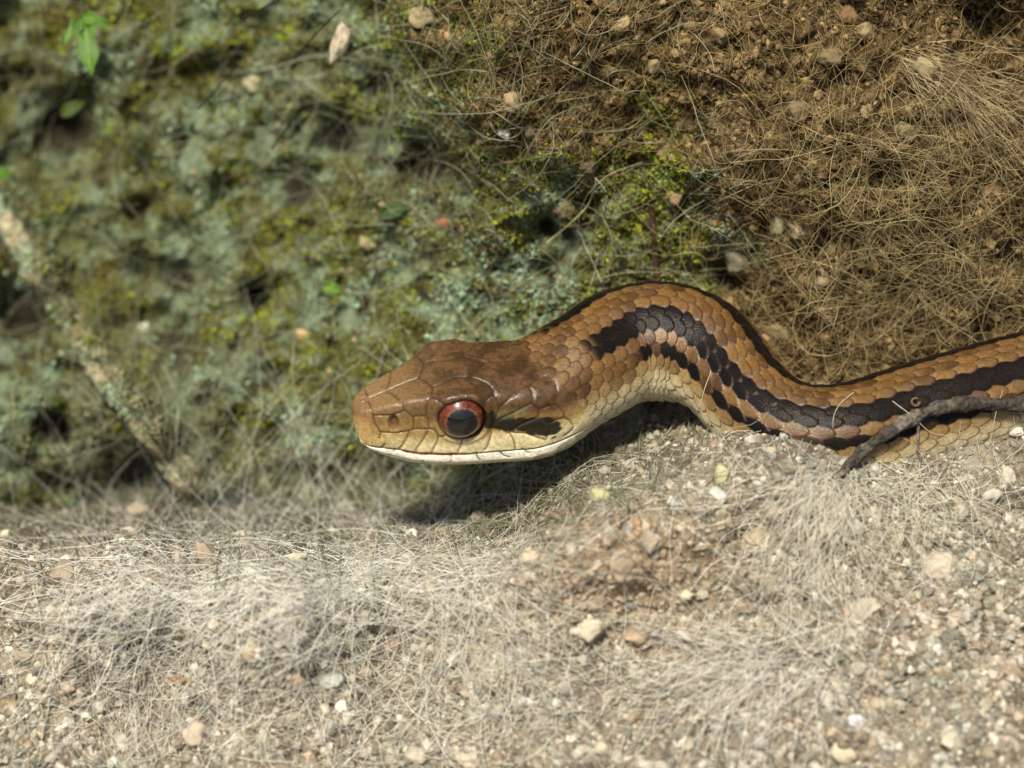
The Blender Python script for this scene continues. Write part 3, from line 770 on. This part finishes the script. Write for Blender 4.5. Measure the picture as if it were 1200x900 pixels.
# grey-green lichen granules
def rib(x, y): return np.exp(-((x + 10 - np.clip((y - 230) / 360, 0, 1) * 250) / 20.0) ** 2) * sstep(200, 260, y) * sstep(620, 560, y)
n = 36000
x, y = scatter(n, -50, 900, -40, 600, lambda x, y: np.clip(rock_d(x, y) * sstep(-.55, .25, fbm(x, y, 62, 3, 52.0) + .35 * fbm(x, y, 20, 2, 53.0)) + .7 * rib(x, y), 0, 1))
sz = np.clip(rng.lognormal(.60, .45, n), .8, 5.0)
t = sstep(-.30, .30, fbm(x, y, 100, 3, 54.0) + .10 * rng.normal(size=n))
c = mixc((.118, .120, .027), (.225, .310, .205), t)
c = mixc(c, (.19, .205, .022), sstep(.15, .5, fbm(x, y, 80, 2, 58.0)) * .75)
c = mixc(c, (.33, .27, .165), rib(x, y) * .8)
c = mixc(c, (.215, .315, .22), np.clip(blob(x, y, 825, 205, 40, 48) + blob(x, y, 610, 330, 90, 40), 0, 1) * .9)
c = c * (1 + .14 * rng.normal(size=(n, 1)))
w = (rng.uniform(size=n) < .05)[:, None]; c = np.where(w, np.array((.32, .25, .14)) * (.8 + .4 * rng.uniform(size=(n, 1))), c)
V, F, C = lumps(P(x, y, look(WD, x, y) - rng.uniform(-1, 4, n)), sz, c, OCT_V, OCT_F, .3)
obj('lichen_crust', new_mesh('lichen_crust', V, F, C, smooth=False), M_lichen, kind='stuff', label='grey green powdery lichen crust over the rock at left', category='lichen')
# moss leaves: small folded blades
def blades(x, y, size, cols, lift, Dmap=None):
    n = len(x)
    p = P(x, y, look(WD if Dmap is None else Dmap, x, y) - lift)
    loc = np.array([(0, -.5, 0), (.32, .05, .1), (0, .6, .0), (-.32, .05, .1)])
    v = np.einsum('nij,nkj->nki', rot_rand(n), loc[None] * size[:, None, None] + 0)
    V = (p[:, None] + v).reshape(-1, 3)
    F = (np.array([(0, 1, 2), (0, 2, 3)])[None] + (np.arange(n) * 4)[:, None, None]).reshape(-1, 3)
    return V, F, np.repeat(cols, 4, 0)
n = 26000
def moss_d(x, y):
    m = sstep(-.1, .45, fbm(x, y, 75, 3, 55.0) + .3 * fbm(x, y, 25, 2, 56.0)) * rock_d(x, y) * .6
    m += .9 * blob(x, y, 500, 90, 90, 70) * .6 + 1.6 * blob(x, y, 772, 190, 24, 75) + .7 * blob(x, y, 800, 290, 25, 25) + .8 * blob(x, y, 690, 200, 60, 30) + .5 * blob(x, y, 790, 290, 20, 25) + .5 * blob(x, y, 550, 30, 60, 40) + .4 * blob(x, y, 150, 30, 150, 40)
    return np.clip(m * (1 - sstep(.5, .9, pitv(x, y))), 0, 1)
x, y = scatter(n, -50, 900, -40, 600, moss_d)
sz = rng.uniform(2.5, 8.5, n)
g = sstep(-.3, .5, fbm(x, y, 60, 2, 57.0) + .4 * rng.normal(size=n) + .6 * blob(x, y, 775, 180, 60, 90) + .4 * blob(x, y, 500, 90, 120, 90))
c = mixc((.090, .080, .009), (.27, .34, .016), g) * (1 + .2 * rng.normal(size=(n, 1)))
w = (rng.uniform(size=n) < .18)[:, None]; c = np.where(w, np.array((.20, .14, .06)) * (.7 + .6 * rng.uniform(size=(n, 1))), c)
V, F, C = blades(x, y, sz, c, rng.uniform(0, 7, n))
obj('moss', new_mesh('moss', V, F, C, smooth=False), M_moss, kind='stuff', label='olive and yellow green moss growing over the rock face', category='moss')
print('stuff done')

# ---------------------------------------------------------------- single things
vx, vy, vd = to_px(verts.reshape(-1, 3))
SURF2 = SURF.copy()
ix = np.round((vx + 300) / 3).astype(int); iy = np.round((vy + 300) / 3).astype(int)
ok = (ix >= 0) & (ix < SURF.shape[1]) & (iy >= 0) & (iy < SURF.shape[0])
np.minimum.at(SURF2, (iy[ok], ix[ok]), vd[ok])
def surf2(px, py): return look(SURF2, px, py)

def tube_mesh(name, path, radii, cols, seg=10, rough=0.0, caps=True):
    path = np.asarray(path, float); radii = np.asarray(radii, float)
    tan = np.gradient(path, axis=0); tan /= np.linalg.norm(tan, axis=1)[:, None] + 1e-9
    ref = np.array([0, -CP, SP]); u = np.cross(tan, ref); u /= np.linalg.norm(u, axis=1)[:, None] + 1e-9; v = np.cross(tan, u)
    a = np.arange(seg) * 2 * math.pi / seg
    s_ = np.cumsum(np.concatenate([[0], np.linalg.norm(np.diff(path, axis=0), axis=1)]))
    A, SS_ = np.meshgrid(a, s_)
    rr = radii[:, None] * (1 + rough * fbm(np.cos(A) * 12 + SS_ * .5, np.sin(A) * 12 + SS_ * .2, 9, 3, 61.0))
    V = path[:, None] + rr[..., None] * (np.cos(A)[..., None] * u[:, None] + np.sin(A)[..., None] * v[:, None])
    V = V.reshape(-1, 3); n = len(path)
    F = grid_faces(n, seg, True)
    C = np.repeat(cols, seg, 0) if len(np.shape(cols)) == 2 else np.tile(cols, (n * seg, 1))
    if caps:
        V = np.vstack([V, path[:1] - tan[:1] * radii[0] * .4, path[-1:] + tan[-1:] * radii[-1] * .4]); C = np.vstack([C, C[:1], C[-1:]])
        o = n * seg
        f0 = [(o, (k + 1) % seg, k, k) for k in range(seg)]; f1 = [(o + 1, (n - 1) * seg + k, (n - 1) * seg + (k + 1) % seg, (n - 1) * seg + (k + 1) % seg) for k in range(seg)]
        me = bpy.data.meshes.new(name)
        fl = [tuple(f) for f in F] + [f[:3] for f in f0] + [f[:3] for f in f1]
        me.from_pydata([tuple(p) for p in V * S], [], fl)
        me.polygons.foreach_set('use_smooth', np.full(len(fl), True))
        c4 = np.ones((len(V), 4), np.float32); c4[:, :3] = np.clip(C, 0, 1)
        me.color_attributes.new('Col', 'FLOAT_COLOR', 'POINT').data.foreach_set('color', c4.ravel())
        return me
    return new_mesh(name, V, F, C)
def path3(pts, n, lift, dmap=None, depth=None):
    p = np.array(pts, float); p3 = catmull(np.c_[p, np.zeros(len(p))], 20)
    _, r = resample(p3, max(1.0, np.linalg.norm(np.diff(p3, axis=0), axis=1).sum() / n))
    D = (surf2 if dmap is None else dmap)(r[:, 0], r[:, 1]) - lift if depth is None else np.interp(np.linspace(0, 1, len(r)), np.linspace(0, 1, len(depth)), depth)
    k = np.hanning(15); k /= k.sum()
    D = np.convolve(np.pad(D, 7, 'edge'), k, 'valid')
    return P(r[:, 0], r[:, 1], D), r

# twig across the body
tp, tr_ = path3([(983, 558), (1008, 532), (1030, 514), (1052, 500), (1078, 486), (1105, 477), (1140, 473), (1180, 474), (1225, 470), (1300, 455), (1400, 450)], 110, 11)
n = len(tp); sx = np.linspace(0, 1, n)
tc_ = mixc((.045, .037, .029), (.130, .115, .090), sstep(-.2, .5, fbm(sx * 400, sx * 0, 25, 3, 62.0))[:])
twig = obj('twig', tube_mesh('twig', tp, np.minimum(1, .45 + sx * 9) * (6.5 + 1.0 * np.sin(sx * 3) + 1.0 * np.sin(sx * 37) ** 3 + .8 * np.sin(sx * 83)), tc_, 24, .32), M_bark, label='crooked grey brown twig lying across the snake at right', category='twig')
k = np.argmin(np.abs(tr_[:, 0] - 1072))
sp, _ = path3([(1074, 488), (1076, 505), (1075, 522), (1080, 540)], 16, 7)
obj('side_shoot', tube_mesh('side_shoot', sp, np.linspace(2.4, 1.0, len(sp)), np.array((.20, .155, .12)), 8, .2), M_bark, twig)
for (a, b, r) in [(1117, 486, 5.5), (1186, 481, 4), (1002, 545, 4)]:
    V, F, C = blades(np.array(a + rng.normal(size=14) * r), np.array(b + rng.normal(size=14) * r * .5), rng.uniform(3, 6, 14), ramp(14, (.22, .27, .05), (.36, .40, .10)), rng.uniform(3, 6, 14) + 0, SURF2)
    V = V + (tp[np.argmin(np.abs(tr_[:, 0] - a))] - P(a, b, float(surf2(a, b)) - 4)) * .75
    obj('moss_tuft', new_mesh('moss_tuft', V, F, C, smooth=False), M_moss, twig)

# threads lying over the snake
for (pts, lf, lab_) in [([(1000, 460), (984, 474), (977, 488), (976, 504)], 1.5, 'fine pale thread curled over the stripe left of the twig'),
                       ([(1078, 482), (1054, 494), (1030, 508), (1012, 526), (990, 540)], 2.0, 'long pale thread crossing the body beside the twig'),
                       ([(833, 436), (824, 462), (822, 482), (829, 500)], 1.5, 'short pale thread on the inner bend of the neck'),
                       ([(1046, 470), (1072, 490), (1090, 506), (1120, 512)], 14.0, 'pale thread looping over the middle of the twig'),
                       ([(1160, 520), (1168, 480), (1176, 455)], 14.0, 'pale thread standing up across the twig by the frame edge')]:
    pp, _ = path3(pts, 26, lf)
    obj('loose_thread', tube_mesh('loose_thread', pp, np.linspace(.5, .25, len(pp)), np.array((.60, .54, .40)), 5), M_fibre, label=lab_, category='thread', group='threads over the snake')
a = np.linspace(0, 2 * math.pi * .85, 16)
cp_ = np.stack([1073 + 4.6 * np.cos(a), 471 + 4.6 * np.sin(a)], -1)
pp = P(cp_[:, 0], cp_[:, 1], surf2(cp_[:, 0], cp_[:, 1]).min() - 1 - np.linspace(0, 3, 16))
obj('husk_curl', tube_mesh('husk_curl', pp, np.linspace(2.2, 1.0, 16), np.array((.15, .085, .055)), 8, .1), M_husk, label='tiny pinkish curl of husk stuck on the snake above the twig', category='husk')

# stem in the bank behind the arch, thin dark stalks
pp, _ = path3([(771, 332), (768, 300), (766, 265), (760, 232), (764, 205)], 30, 6, dmap=surf)
obj('plant_stem', tube_mesh('plant_stem', pp, np.linspace(5.2, 2.2, len(pp)), np.array((.055, .030, .016)), 10, .2), M_bark, label='dark brown upright plant stem in the bank behind the snake', category='stem')
for (pts, dp, lab_) in [([(286, 22), (305, 11), (332, -4)], [150, 120, 110], 'short dark stalk sticking out at the top edge'), ([(345, 68), (372, 38), (402, 8)], [200, 150, 110], 'thin dark stalk slanting up to the pale husk'),
                       ([(232, 128), (256, 102), (278, 76)], [260, 230, 220], 'thin dark stalk slanting over the green rock below the leaf'), ([(318, 175), (334, 152), (348, 132)], [250, 225, 215], 'thin dark stalk beside the dark hollow above the head')]:
    pp, _ = path3(pts, 20, 0, depth=dp)
    obj('dark_stalk', tube_mesh('dark_stalk', pp, np.linspace(1.3, .7, len(pp)), np.array((.022, .018, .012)), 6), M_bark, label=lab_, category='stalk', group='dark stalks on the rock')
pp, _ = path3([(640, 285), (668, 262), (690, 238), (700, 205)], 30, 16, dmap=surf)
obj('grass_stalk', tube_mesh('grass_stalk', pp, np.linspace(1.0, .6, len(pp)), np.array((.45, .44, .20)), 6), M_fibre, label='long yellowish stalk slanting over the green patch left of the stem', category='stalk')

# old root slanting down the rock at the left
rp = np.array([(-60, 165), (-8, 238), (40, 312), (78, 372), (112, 432), (150, 478), (186, 522), (222, 570), (246, 612)], float)
pp, rr_ = path3(rp, 120, -2, dmap=lambda x_, y_: look(WD, x_, y_))
u_ = np.linspace(0, 1, len(pp))
rc = mixc((.17, .145, .080), (.33, .285, .185), sstep(-.35, .45, fbm(u_ * 700, u_ * 0, 45, 3, 72.0)))
rc = mixc(rc, (.20, .26, .17), sstep(.1, .5, fbm(u_ * 700, u_ * 0, 70, 2, 73.0) + .2) * .9)
obj('old_root', tube_mesh('old_root', pp, 13 + 3 * np.sin(u_ * 9) + 2 * np.sin(u_ * 23), rc, 20, .55), M_bark, label='blurred pale tan root slanting down the green rock at far left', category='root')

k_ = rng.integers(0, len(pp), 1500)
off = rng.normal(size=(1500, 3)); off[:, 1] = -np.abs(off[:, 1]); off[:, 2] = np.abs(off[:, 2]) * .8; off /= np.linalg.norm(off, axis=1)[:, None]
V, F, C = lumps(pp[k_] + off * rng.uniform(12, 17, (1500, 1)), np.clip(rng.lognormal(.7, .5, 1500), .8, 5), ramp(1500, (.12, .125, .035), (.25, .31, .21)), OCT_V, OCT_F, .3)
obj('lichen', new_mesh('lichen', V, F, C, smooth=False), M_lichen, bpy.data.objects['old_root'], kind='stuff')

# leaves
def leaf_blade(name, base_xy, tip_xy, width, d0, d1, col, parent=None, lobes=0, cup=.25, **props):
    b = np.array(base_xy, float); t = np.array(tip_xy, float); ax_ = t - b; Ln = np.linalg.norm(ax_); ax_ /= Ln; pr = np.array([-ax_[1], ax_[0]])
    nu, nv = 17, 9; V, C = [], []
    for i in range(nu):
        u = i / (nu - 1); hw = width * (math.sin(math.pi * u ** .75) ** .9) * (1 + (.28 * math.sin(u * math.pi * 2 * lobes) if lobes else 0)) + .15
        for j in range(nv):
            w = j / (nv - 1) * 2 - 1
            xy = b + ax_ * Ln * u + pr * hw * w
            dd = d0 + (d1 - d0) * u - cup * hw * abs(w) ** 1.3 + 1.2 * math.sin(u * 9 + w * 3)
            V.append(P(xy[0], xy[1], dd)); C.append(np.array(col) * (1.35 if j == 4 else 1.0) * (.9 + .2 * random.random()))
    o = obj(name, new_mesh(name, np.array(V), grid_faces(nu, nv), np.array(C)), M_leaf, parent, **props)
    sm = o.modifiers.new('thickness', 'SOLIDIFY'); sm.thickness = .5 * S
    return o
root = obj('hanging_leaf', None, loc=P(97, -8, 250), label='bright green lobed leaf hanging at the top left', category='leaf')
def under(o, p): o.parent = p; o.matrix_parent_inverse = Matrix.Translation(p.location).inverted()
for (b, t, w, lb) in [((97, 22), (108, 90), 13, 2), ((97, 18), (128, 30), 8, 1.5), ((96, 22), (72, 52), 8, 1.5)]:
    under(leaf_blade('blade', b, t, w, 225, 213, (.085, .185, .016), None, lb), root)
pp, _ = path3([(97, -14), (96, 6), (97, 26)], 14, 0, depth=[255, 250, 247])
under(obj('stalk', tube_mesh('stalk', pp, np.linspace(2.2, 1.6, len(pp)), np.array((.05, .09, .02)), 8), M_leaf), root)
leaf_blade('small_leaf', (-8, 200), (12, 206), 7, 300, 290, (.07, .16, .015), label='small bright green leaf at the left edge of the picture', category='leaf')
leaf_blade('small_leaf', (378, 336), (400, 340), 8, 262, 256, (.10, .20, .022), label='small round green leaf on the rock above the snout', category='leaf')
leaf_blade('small_leaf', (444, 252), (478, 242), 9, 235, 228, (.040, .085, .012), label='dark green leaf on the rock right of the centre', category='leaf')
leaf_blade('small_leaf', (70, 135), (100, 118), 8, 350, 342, (.06, .09, .012), label='dull green leaf beside the dark hollow below the hanging leaf', category='leaf')

# husks, flakes
def shell(name, cx, cy, rx, ry, rot, d0, col, label, cat, depth=5, m=None):
    nu, nv = 12, 18; V = []; C = []
    for i in range(nu):
        u = i / (nu - 1)
        for j in range(nv):
            a_ = 2 * math.pi * j / nv
            k = 1 + .12 * math.sin(3 * a_ + cx) + .08 * math.sin(5 * a_ + cy)
            lx, ly = rx * u * k * math.cos(a_), ry * u * k * math.sin(a_)
            X = lx * math.cos(rot) - ly * math.sin(rot); Y = lx * math.sin(rot) + ly * math.cos(rot)
            V.append(P(cx + X, cy + Y, d0 + depth * u * u + .6 * math.sin(8 * u + 2 * a_)))
            C.append(np.array(col) * (.75 + .3 * random.random()) * (1 - .25 * (u > .9)))
    o = obj(name, new_mesh(name, np.array(V), grid_faces(nu, nv, True), np.array(C)), m or M_husk, label=label, category=cat)
    sm = o.modifiers.new('thickness', 'SOLIDIFY'); sm.thickness = 1.0 * S
    return o
shell('seed_husk', 398, 50, 11, 25, .35, 85, (.46, .40, .28), 'pale papery husk hanging near the top, left of the brown roots', 'husk', 9)
shell('bark_flake', 521, 262, 12, 7, .3, float(surf(521, 262)) - 12, (.30, .14, .06), 'reddish brown flake on the green rock above the snake', 'flake')
shell('white_flake', 591, 156, 9, 7, .8, float(surf(591, 156)) - 12, (.55, .60, .52), 'small white flake at the edge of the brown roots', 'flake')
shell('dry_scale', 295, 762, 11, 17, .3, float(surf(295, 762)) - 10, (.50, .42, .28), 'upright tan seed scale standing in the gravel at left', 'husk', 6)
shell('shell_chip', 72, 853, 9, 4, -.5, float(surf(72, 853)) - 6, (.80, .78, .70), 'white broken shell chip in the gravel at lower left', 'shell', 3)
shell('shell_ring', 8, 826, 10, 10, .0, float(surf(8, 826)) - 6, (.42, .35, .22), 'round tan shell in the gravel at the left edge', 'shell', -5)
shell('flat_chip', 342, 655, 18, 7, -.25, float(surf(342, 655)) - 8, (.56, .51, .38), 'flat cream chip on the ridge of pale threads', 'chip', 3)
shell('rusty_chip', 214, 797, 17, 5, .05, float(surf(214, 797)) - 8, (.33, .17, .08), 'rusty brown chip lying in the gravel at left', 'chip', 3)
shell('white_speck', 1192, 506, 9, 6, -.4, float(surf2(1192, 506)) - 8, (.80, .76, .68), 'white lump on the belly of the snake at the right edge', 'husk', 5)
shell('pale_leaf_scrap', 430, 285, 12, 7, .5, float(surf(430, 285)) - 10, (.36, .33, .16), 'dull yellow leaf scrap on the rock above the head', 'leaf scrap')
shell('pale_leaf_scrap', 298, 97, 14, 10, -.3, float(surf(298, 97)) - 12, (.44, .40, .24), 'blurred cream scrap on the rock between leaf and husk', 'leaf scrap')
shell('pale_leaf_scrap', 168, 385, 8, 8, .2, float(surf(168, 385)) - 16, (.44, .48, .34), 'blurred pale green scrap beside the slanting rib of rock', 'leaf scrap')
shell('pale_leaf_scrap', 355, 392, 9, 7, .2, float(surf(355, 392)) - 14, (.50, .38, .18), 'blurred tan scrap left of the snout', 'leaf scrap')

# tufts of root hair
def tuft(name, label, x0, y0, spread, ang, aspread, n, length, col0, col1, lift=(4, 18), curl=1.3, rad=(.2, .36), dm=surf2):
    n = int(n * .55); x = x0 + rng.normal(size=n) * spread[0]; y = y0 + rng.normal(size=n) * spread[1]
    V, F, C = fibres(x, y, ang + rng.normal(size=n) * aspread, rng.gamma(6, length / 4.6, n), rng.normal(size=n) * curl, rng.uniform(rad[0], rad[1], n), ramp(n, col0, col1), lift=lift, arch=.8, wave=.4, npt=11, depth=lambda X, Y, t: dm(X, Y))
    return obj(name, new_mesh(name, V, F, C), M_fibre, label=label, category='root tuft', group='root tufts')
tuft('root_tuft', 'tan combed tuft of roots on the bank at upper right', 1062, 70, (14, 9), .45, .20, 170, 105, (.34, .27, .14), (.58, .48, .28), (6, 16), .9, (.3, .5))
tuft('root_tuft', 'tan tuft of roots draped below the combed one at upper right', 1112, 92, (10, 7), .75, .30, 90, 80, (.34, .27, .14), (.58, .48, .28), (6, 16), .9, (.3, .5))
tuft('root_tuft', 'whitish tuft of root hairs spilling from the lower end of the twig', 968, 560, (22, 14), 1.9, .5, 330, 85, (.60, .56, .44), (.86, .83, .72), (3, 14))
tuft('root_tuft', 'pale star of root hairs under the belly at right', 1075, 585, (26, 14), 1.2, 1.2, 170, 60, (.52, .48, .35), (.80, .76, .62), (3, 14))
tuft('root_tuft', 'blurred white tuft of root hairs in the lower right foreground', 905, 770, (52, 22), 2.6, .7, 380, 90, (.66, .63, .54), (.9, .88, .8), (3, 16))
tuft('root_tuft', 'pale tuft of root hairs over gravel left of the brown mound', 560, 715, (34, 30), 1.7, .6, 200, 80, (.58, .53, .40), (.84, .80, .66), (3, 12))
tuft('root_tuft', 'pale tuft of root hairs at the bottom edge left of centre', 160, 880, (26, 18), -1.3, .5, 160, 70, (.62, .58, .48), (.86, .83, .74), (3, 14))

# stones
def stone_mesh(seed, sub=2):
    V, F = IV.copy(), IF.copy()
    for _ in range(sub):
        e = {}; V = list(V); NF = []
        def mid(a, b):
            k = (min(a, b), max(a, b))
            if k not in e:
                m = (V[a] + V[b]) / 2; V.append(m / np.linalg.norm(m)); e[k] = len(V) - 1
            return e[k]
        for a, b, c in F:
            ab, bc, ca_ = mid(a, b), mid(b, c), mid(c, a)
            NF += [(a, ab, ca_), (b, bc, ab), (c, ca_, bc), (ab, bc, ca_)]
        V = np.array(V); F = np.array(NF)
    r = np.random.default_rng(seed)
    for _ in range(9):                                       # broken faces
        nrm_ = r.normal(size=3); nrm_ /= np.linalg.norm(nrm_); h = r.uniform(.62, .95)
        dd = V @ nrm_ - h; V = V - np.maximum(dd, 0)[:, None] * nrm_ * .9
    V = V * (1 + .22 * perlin(V[:, 0] * 1.6 + seed, V[:, 1] * 1.6, V[:, 2] * 1.6)[:, None] + .08 * perlin(V[:, 0] * 5 + seed, V[:, 1] * 5, V[:, 2] * 5)[:, None])
    return new_mesh('stone', V, F, None, smooth=False)
BIG = [stone_mesh(s_, 3) for s_ in range(8)]
SMALL = [stone_mesh(s_ + 40, 1) for s_ in range(10)]
for m_ in BIG + SMALL: m_.materials.append(M_stone)
BIGSM = [m_.copy() for m_ in BIG]
for m_ in BIGSM: m_.polygons.foreach_set('use_smooth', np.full(len(m_.polygons), True))
def stone(name, px, py, r, col, label, cat, group=None, me=None, flat=.75, sink=.42, dmap=surf, wide=1.0):
    d_ = float(dmap(px, py)) - r * (.55 - sink)
    o = obj(name, me, None, None, P(px, py, d_), label=label, category=cat)
    o.rotation_euler = (random.uniform(0, 6.3), random.uniform(-.5, .5), random.uniform(0, 6.3)) if wide == 1.0 else (-PITCH * .0 + random.uniform(-.3, .3), random.uniform(-.3, .3), random.uniform(-.3, .3))
    o.scale = (r * random.uniform(.95, 1.15) * wide, r * random.uniform(.8, 1.0), r * flat)
    col = tuple(np.clip(np.array(col) * .5 + .5 * np.array((.27, .24, .185) if name != 'bank_stone' else (.15, .112, .06)), 0, .43)); o.color = (*col, 1)
    if group: o['group'] = group
    return o
for (px, py, r, col, lab_, k) in [
    (690, 733, 19, (.58, .50, .36), 'largest cream stone in the front of the brown mound', 0), (887, 632, 17, (.58, .48, .32), 'cream angular stone at the right end of the mound', 1),
    (842, 581, 10, (.70, .70, .56), 'whitish stone with green tint on top of the mound', 2), (790, 589, 9, (.74, .72, .64), 'small white stone on top of the mound', 3),
    (845, 555, 13, (.34, .34, .16), 'yellow green mossy lump against the snake on the mound', 4), (703, 582, 13, (.36, .37, .15), 'yellow green mossy lump at the left end of the mound', 5),
    (622, 657, 13, (.50, .38, .25), 'tan stone at the left foot of the mound', 6), (762, 637, 16, (.44, .36, .26), 'buff stone in the middle of the mound', 7),
    (728, 668, 17, (.40, .30, .20), 'brown stone in the hollow of the mound', 0), (745, 745, 15, (.40, .27, .16), 'reddish brown stone beside the largest cream stone', 2),
    (1098, 666, 25, (.38, .34, .27), 'flat grey brown slab right of the white tuft', 1), (1012, 718, 17, (.52, .48, .38), 'pale stone in the gravel right of the white tuft', 3),
    (898, 690, 15, (.24, .21, .15), 'dark stone half under the white tuft', 4), (1140, 545, 14, (.36, .33, .26), 'grey angular stone under the belly of the snake', 5),
    (1163, 582, 11, (.55, .53, .46), 'pale pebble in the dark gap under the snake at right', 6), (1125, 600, 13, (.34, .30, .23), 'brown grey stone below the belly of the snake', 7),
    (1180, 560, 12, (.40, .37, .30), 'grey stone at the right edge under the snake', 1), (75, 672, 17, (.34, .26, .18), 'rounded brown stone at the left behind the threads', 2),
    (243, 650, 20, (.28, .21, .155), 'brown stone behind the ridge of threads', 4), (162, 600, 15, (.34, .29, .20), 'brown stone below the dark hollow at left', 5),
    (230, 862, 17, (.36, .30, .23), 'buff stone near the bottom left', 6), (388, 797, 15, (.66, .64, .56), 'white stone in the gravel left of centre', 0),
    (345, 795, 13, (.50, .37, .24), 'tan stone beside the white stone left of centre', 1), (425, 725, 12, (.46, .45, .40), 'grey pebble on the slope below the ridge of threads', 3),
    (395, 722, 11, (.50, .48, .42), 'pale grey pebble on the slope left of the other grey one', 5), (460, 755, 14, (.36, .27, .18), 'brown stone on the slope below the head', 7),
    (485, 885, 13, (.52, .46, .36), 'tan stone at the bottom edge left of centre', 2), (550, 890, 12, (.58, .50, .38), 'cream stone at the bottom edge near the centre', 3),
    (985, 882, 14, (.58, .48, .32), 'blurred tan stone at the bottom edge right of centre', 4), (1115, 870, 16, (.62, .55, .42), 'blurred cream stone near the bottom right corner', 5),
    (1003, 846, 11, (.78, .76, .68), 'bright white stone in the lower right gravel', 6), (30, 770, 14, (.42, .36, .26), 'tan stone at the left edge of the gravel', 7),
    (480, 628, 10, (.68, .66, .58), 'small white chip in the shade below the chin', 1), (405, 596, 14, (.42, .42, .30), 'grey green stone in the shade left below the chin', 2),
    (560, 610, 13, (.40, .36, .26), 'grey stone on the rim of the slope below the jaw', 3), (740, 545, 10, (.42, .42, .36), 'grey stone in the shade under the neck', 6)]:
    stone('stone', px, py, r, col, lab_, 'stone', 'stones on the gravel slope', (BIG if k % 2 else BIGSM)[k], random.uniform(.65, .85))
for (px, py, r, col, lab_, k) in [
    (972, 65, 17, (.28, .21, .11), 'large round brown stone in the bank at the top right', 0), (992, 18, 15, (.22, .12, .06), 'reddish stone at the top edge of the bank', 1), (1015, 36, 14, (.28, .21, .11), 'brown stone beside the reddish one at the top edge', 2),
    (935, 268, 16, (.32, .27, .16), 'brown stone in the bank above the bend of the snake', 3), (912, 266, 17, (.20, .23, .13), 'round grey green stone in the bank right of the green patch', 4), (868, 305, 24, (.22, .23, .15), 'big grey green stone just above the arch of the snake', 5),
    (1060, 155, 14, (.24, .19, .10), 'brown stone in the bank under the combed tuft', 6), (1090, 80, 20, (.30, .25, .14), 'flat tan stone under the combed tuft of roots', 7), (935, 130, 15, (.24, .17, .09), 'brown stone in the bank left of the combed tuft', 1),
    (1160, 228, 12, (.28, .16, .08), 'reddish stone in the bank at the right', 2), (770, 75, 15, (.30, .23, .12), 'tan stone in the brown bank near the top', 3), (688, 195, 16, (.14, .10, .06), 'dark brown lump at the lower edge of the brown roots', 5), (660, 245, 12, (.26, .24, .13), 'yellowish lump in the green patch', 0),
    (497, 18, 20, (.40, .34, .20), 'tan stone at the top edge where the brown roots begin', 4), (620, 150, 14, (.34, .27, .15), 'tan stone in the roots right of the white flake', 6), (1015, 130, 12, (.26, .20, .10), 'small brown stone between tuft and bank at the right', 7),
    (965, 330, 13, (.26, .22, .13), 'grey brown stone in the bank above the low bend', 0), (915, 390, 14, (.17, .15, .08), 'dark stone in the crease behind the low bend', 2), (600, 120, 14, (.30, .22, .12), 'brown stone in the roots above the white flake', 3), (730, 30, 15, (.30, .22, .11), 'brown stone among the roots at the top centre', 4),
    (845, 40, 14, (.28, .20, .10), 'brown stone among the roots at the top right of centre', 5), (790, 230, 12, (.26, .17, .10), 'reddish lump in the green patch right of the stem', 6)]:
    stone('bank_stone', px, py, r, col, lab_, 'stone', 'stones bedded in the bank', BIGSM[k], random.uniform(.65, .85))

# pebbles one can count
pts = []
tries = 0
while len(pts) < 262 and tries < 60000:
    tries += 1
    x, y = random.uniform(5, 1195), random.uniform(610, 892)
    w = .25 + .9 * math.exp(-((x - 1150) / 110) ** 2 - ((y - 740) / 80) ** 2) + .5 * math.exp(-((x - 420) / 140) ** 2 - ((y - 730) / 45) ** 2) + .4 * math.exp(-((x - 80) / 110) ** 2 - ((y - 840) / 60) ** 2) + .4 * math.exp(-((x - 1020) / 200) ** 2 - ((y - 830) / 70) ** 2)
    if random.random() > w: continue
    r = random.uniform(4.5, 8.5)
    if any((x - a) ** 2 + (y - b) ** 2 < (r + c) ** 2 for a, b, c in pts): continue
    pts.append((x, y, r))
PALN = ['grey brown', 'pale grey', 'dark grey', 'tan', 'cream', 'brown', 'white', 'slate grey']
def where(x, y):
    if x > 960: return 'in the loose gravel at the right edge' if x > 1080 and y < 800 else ('in the blurred gravel at the lower right' if y > 740 else 'beside the white root tuft')
    if x > 640: return 'on the brown mound' if y < 760 else 'in the gravel below the brown mound'
    if y < 700: return 'among the pale threads of the ridge' if x < 420 else 'on the slope below the jaw'
    return 'in the gravel at the lower left' if x < 220 else ('in the gravel left of centre' if x < 440 else 'in the gravel below the head')
made = {}
for i, (x, y, r) in enumerate(pts):
    ci = random.randrange(8)
    col = np.array([(.30, .27, .21), (.42, .39, .32), (.22, .21, .18), (.40, .31, .20), (.52, .46, .33), (.27, .20, .13), (.62, .60, .53), (.26, .27, .26)][ci])
    lab_ = '%s %s pebble %s' % ('larger' if r > 6.5 else 'small', PALN[ci], where(x, y))
    o = stone('pebble', x, y, r, tuple(col), lab_, 'pebble', 'pebbles in the gravel', SMALL[i % 10], random.uniform(.65, .95))
    made.setdefault(lab_, []).append((x, o))
ORD = ['leftmost', 'second from left', 'third from left', 'fourth from left', 'fifth from left', 'sixth from left', 'seventh from left']
for lab_, lst in made.items():
    if len(lst) > 1:
        lst.sort(key=lambda t_: t_[0])
        for k, (_, o) in enumerate(lst):
            o['label'] = lab_ + ', ' + ('rightmost' if k == len(lst) - 1 else ORD[min(k, 6)])
print('all done')
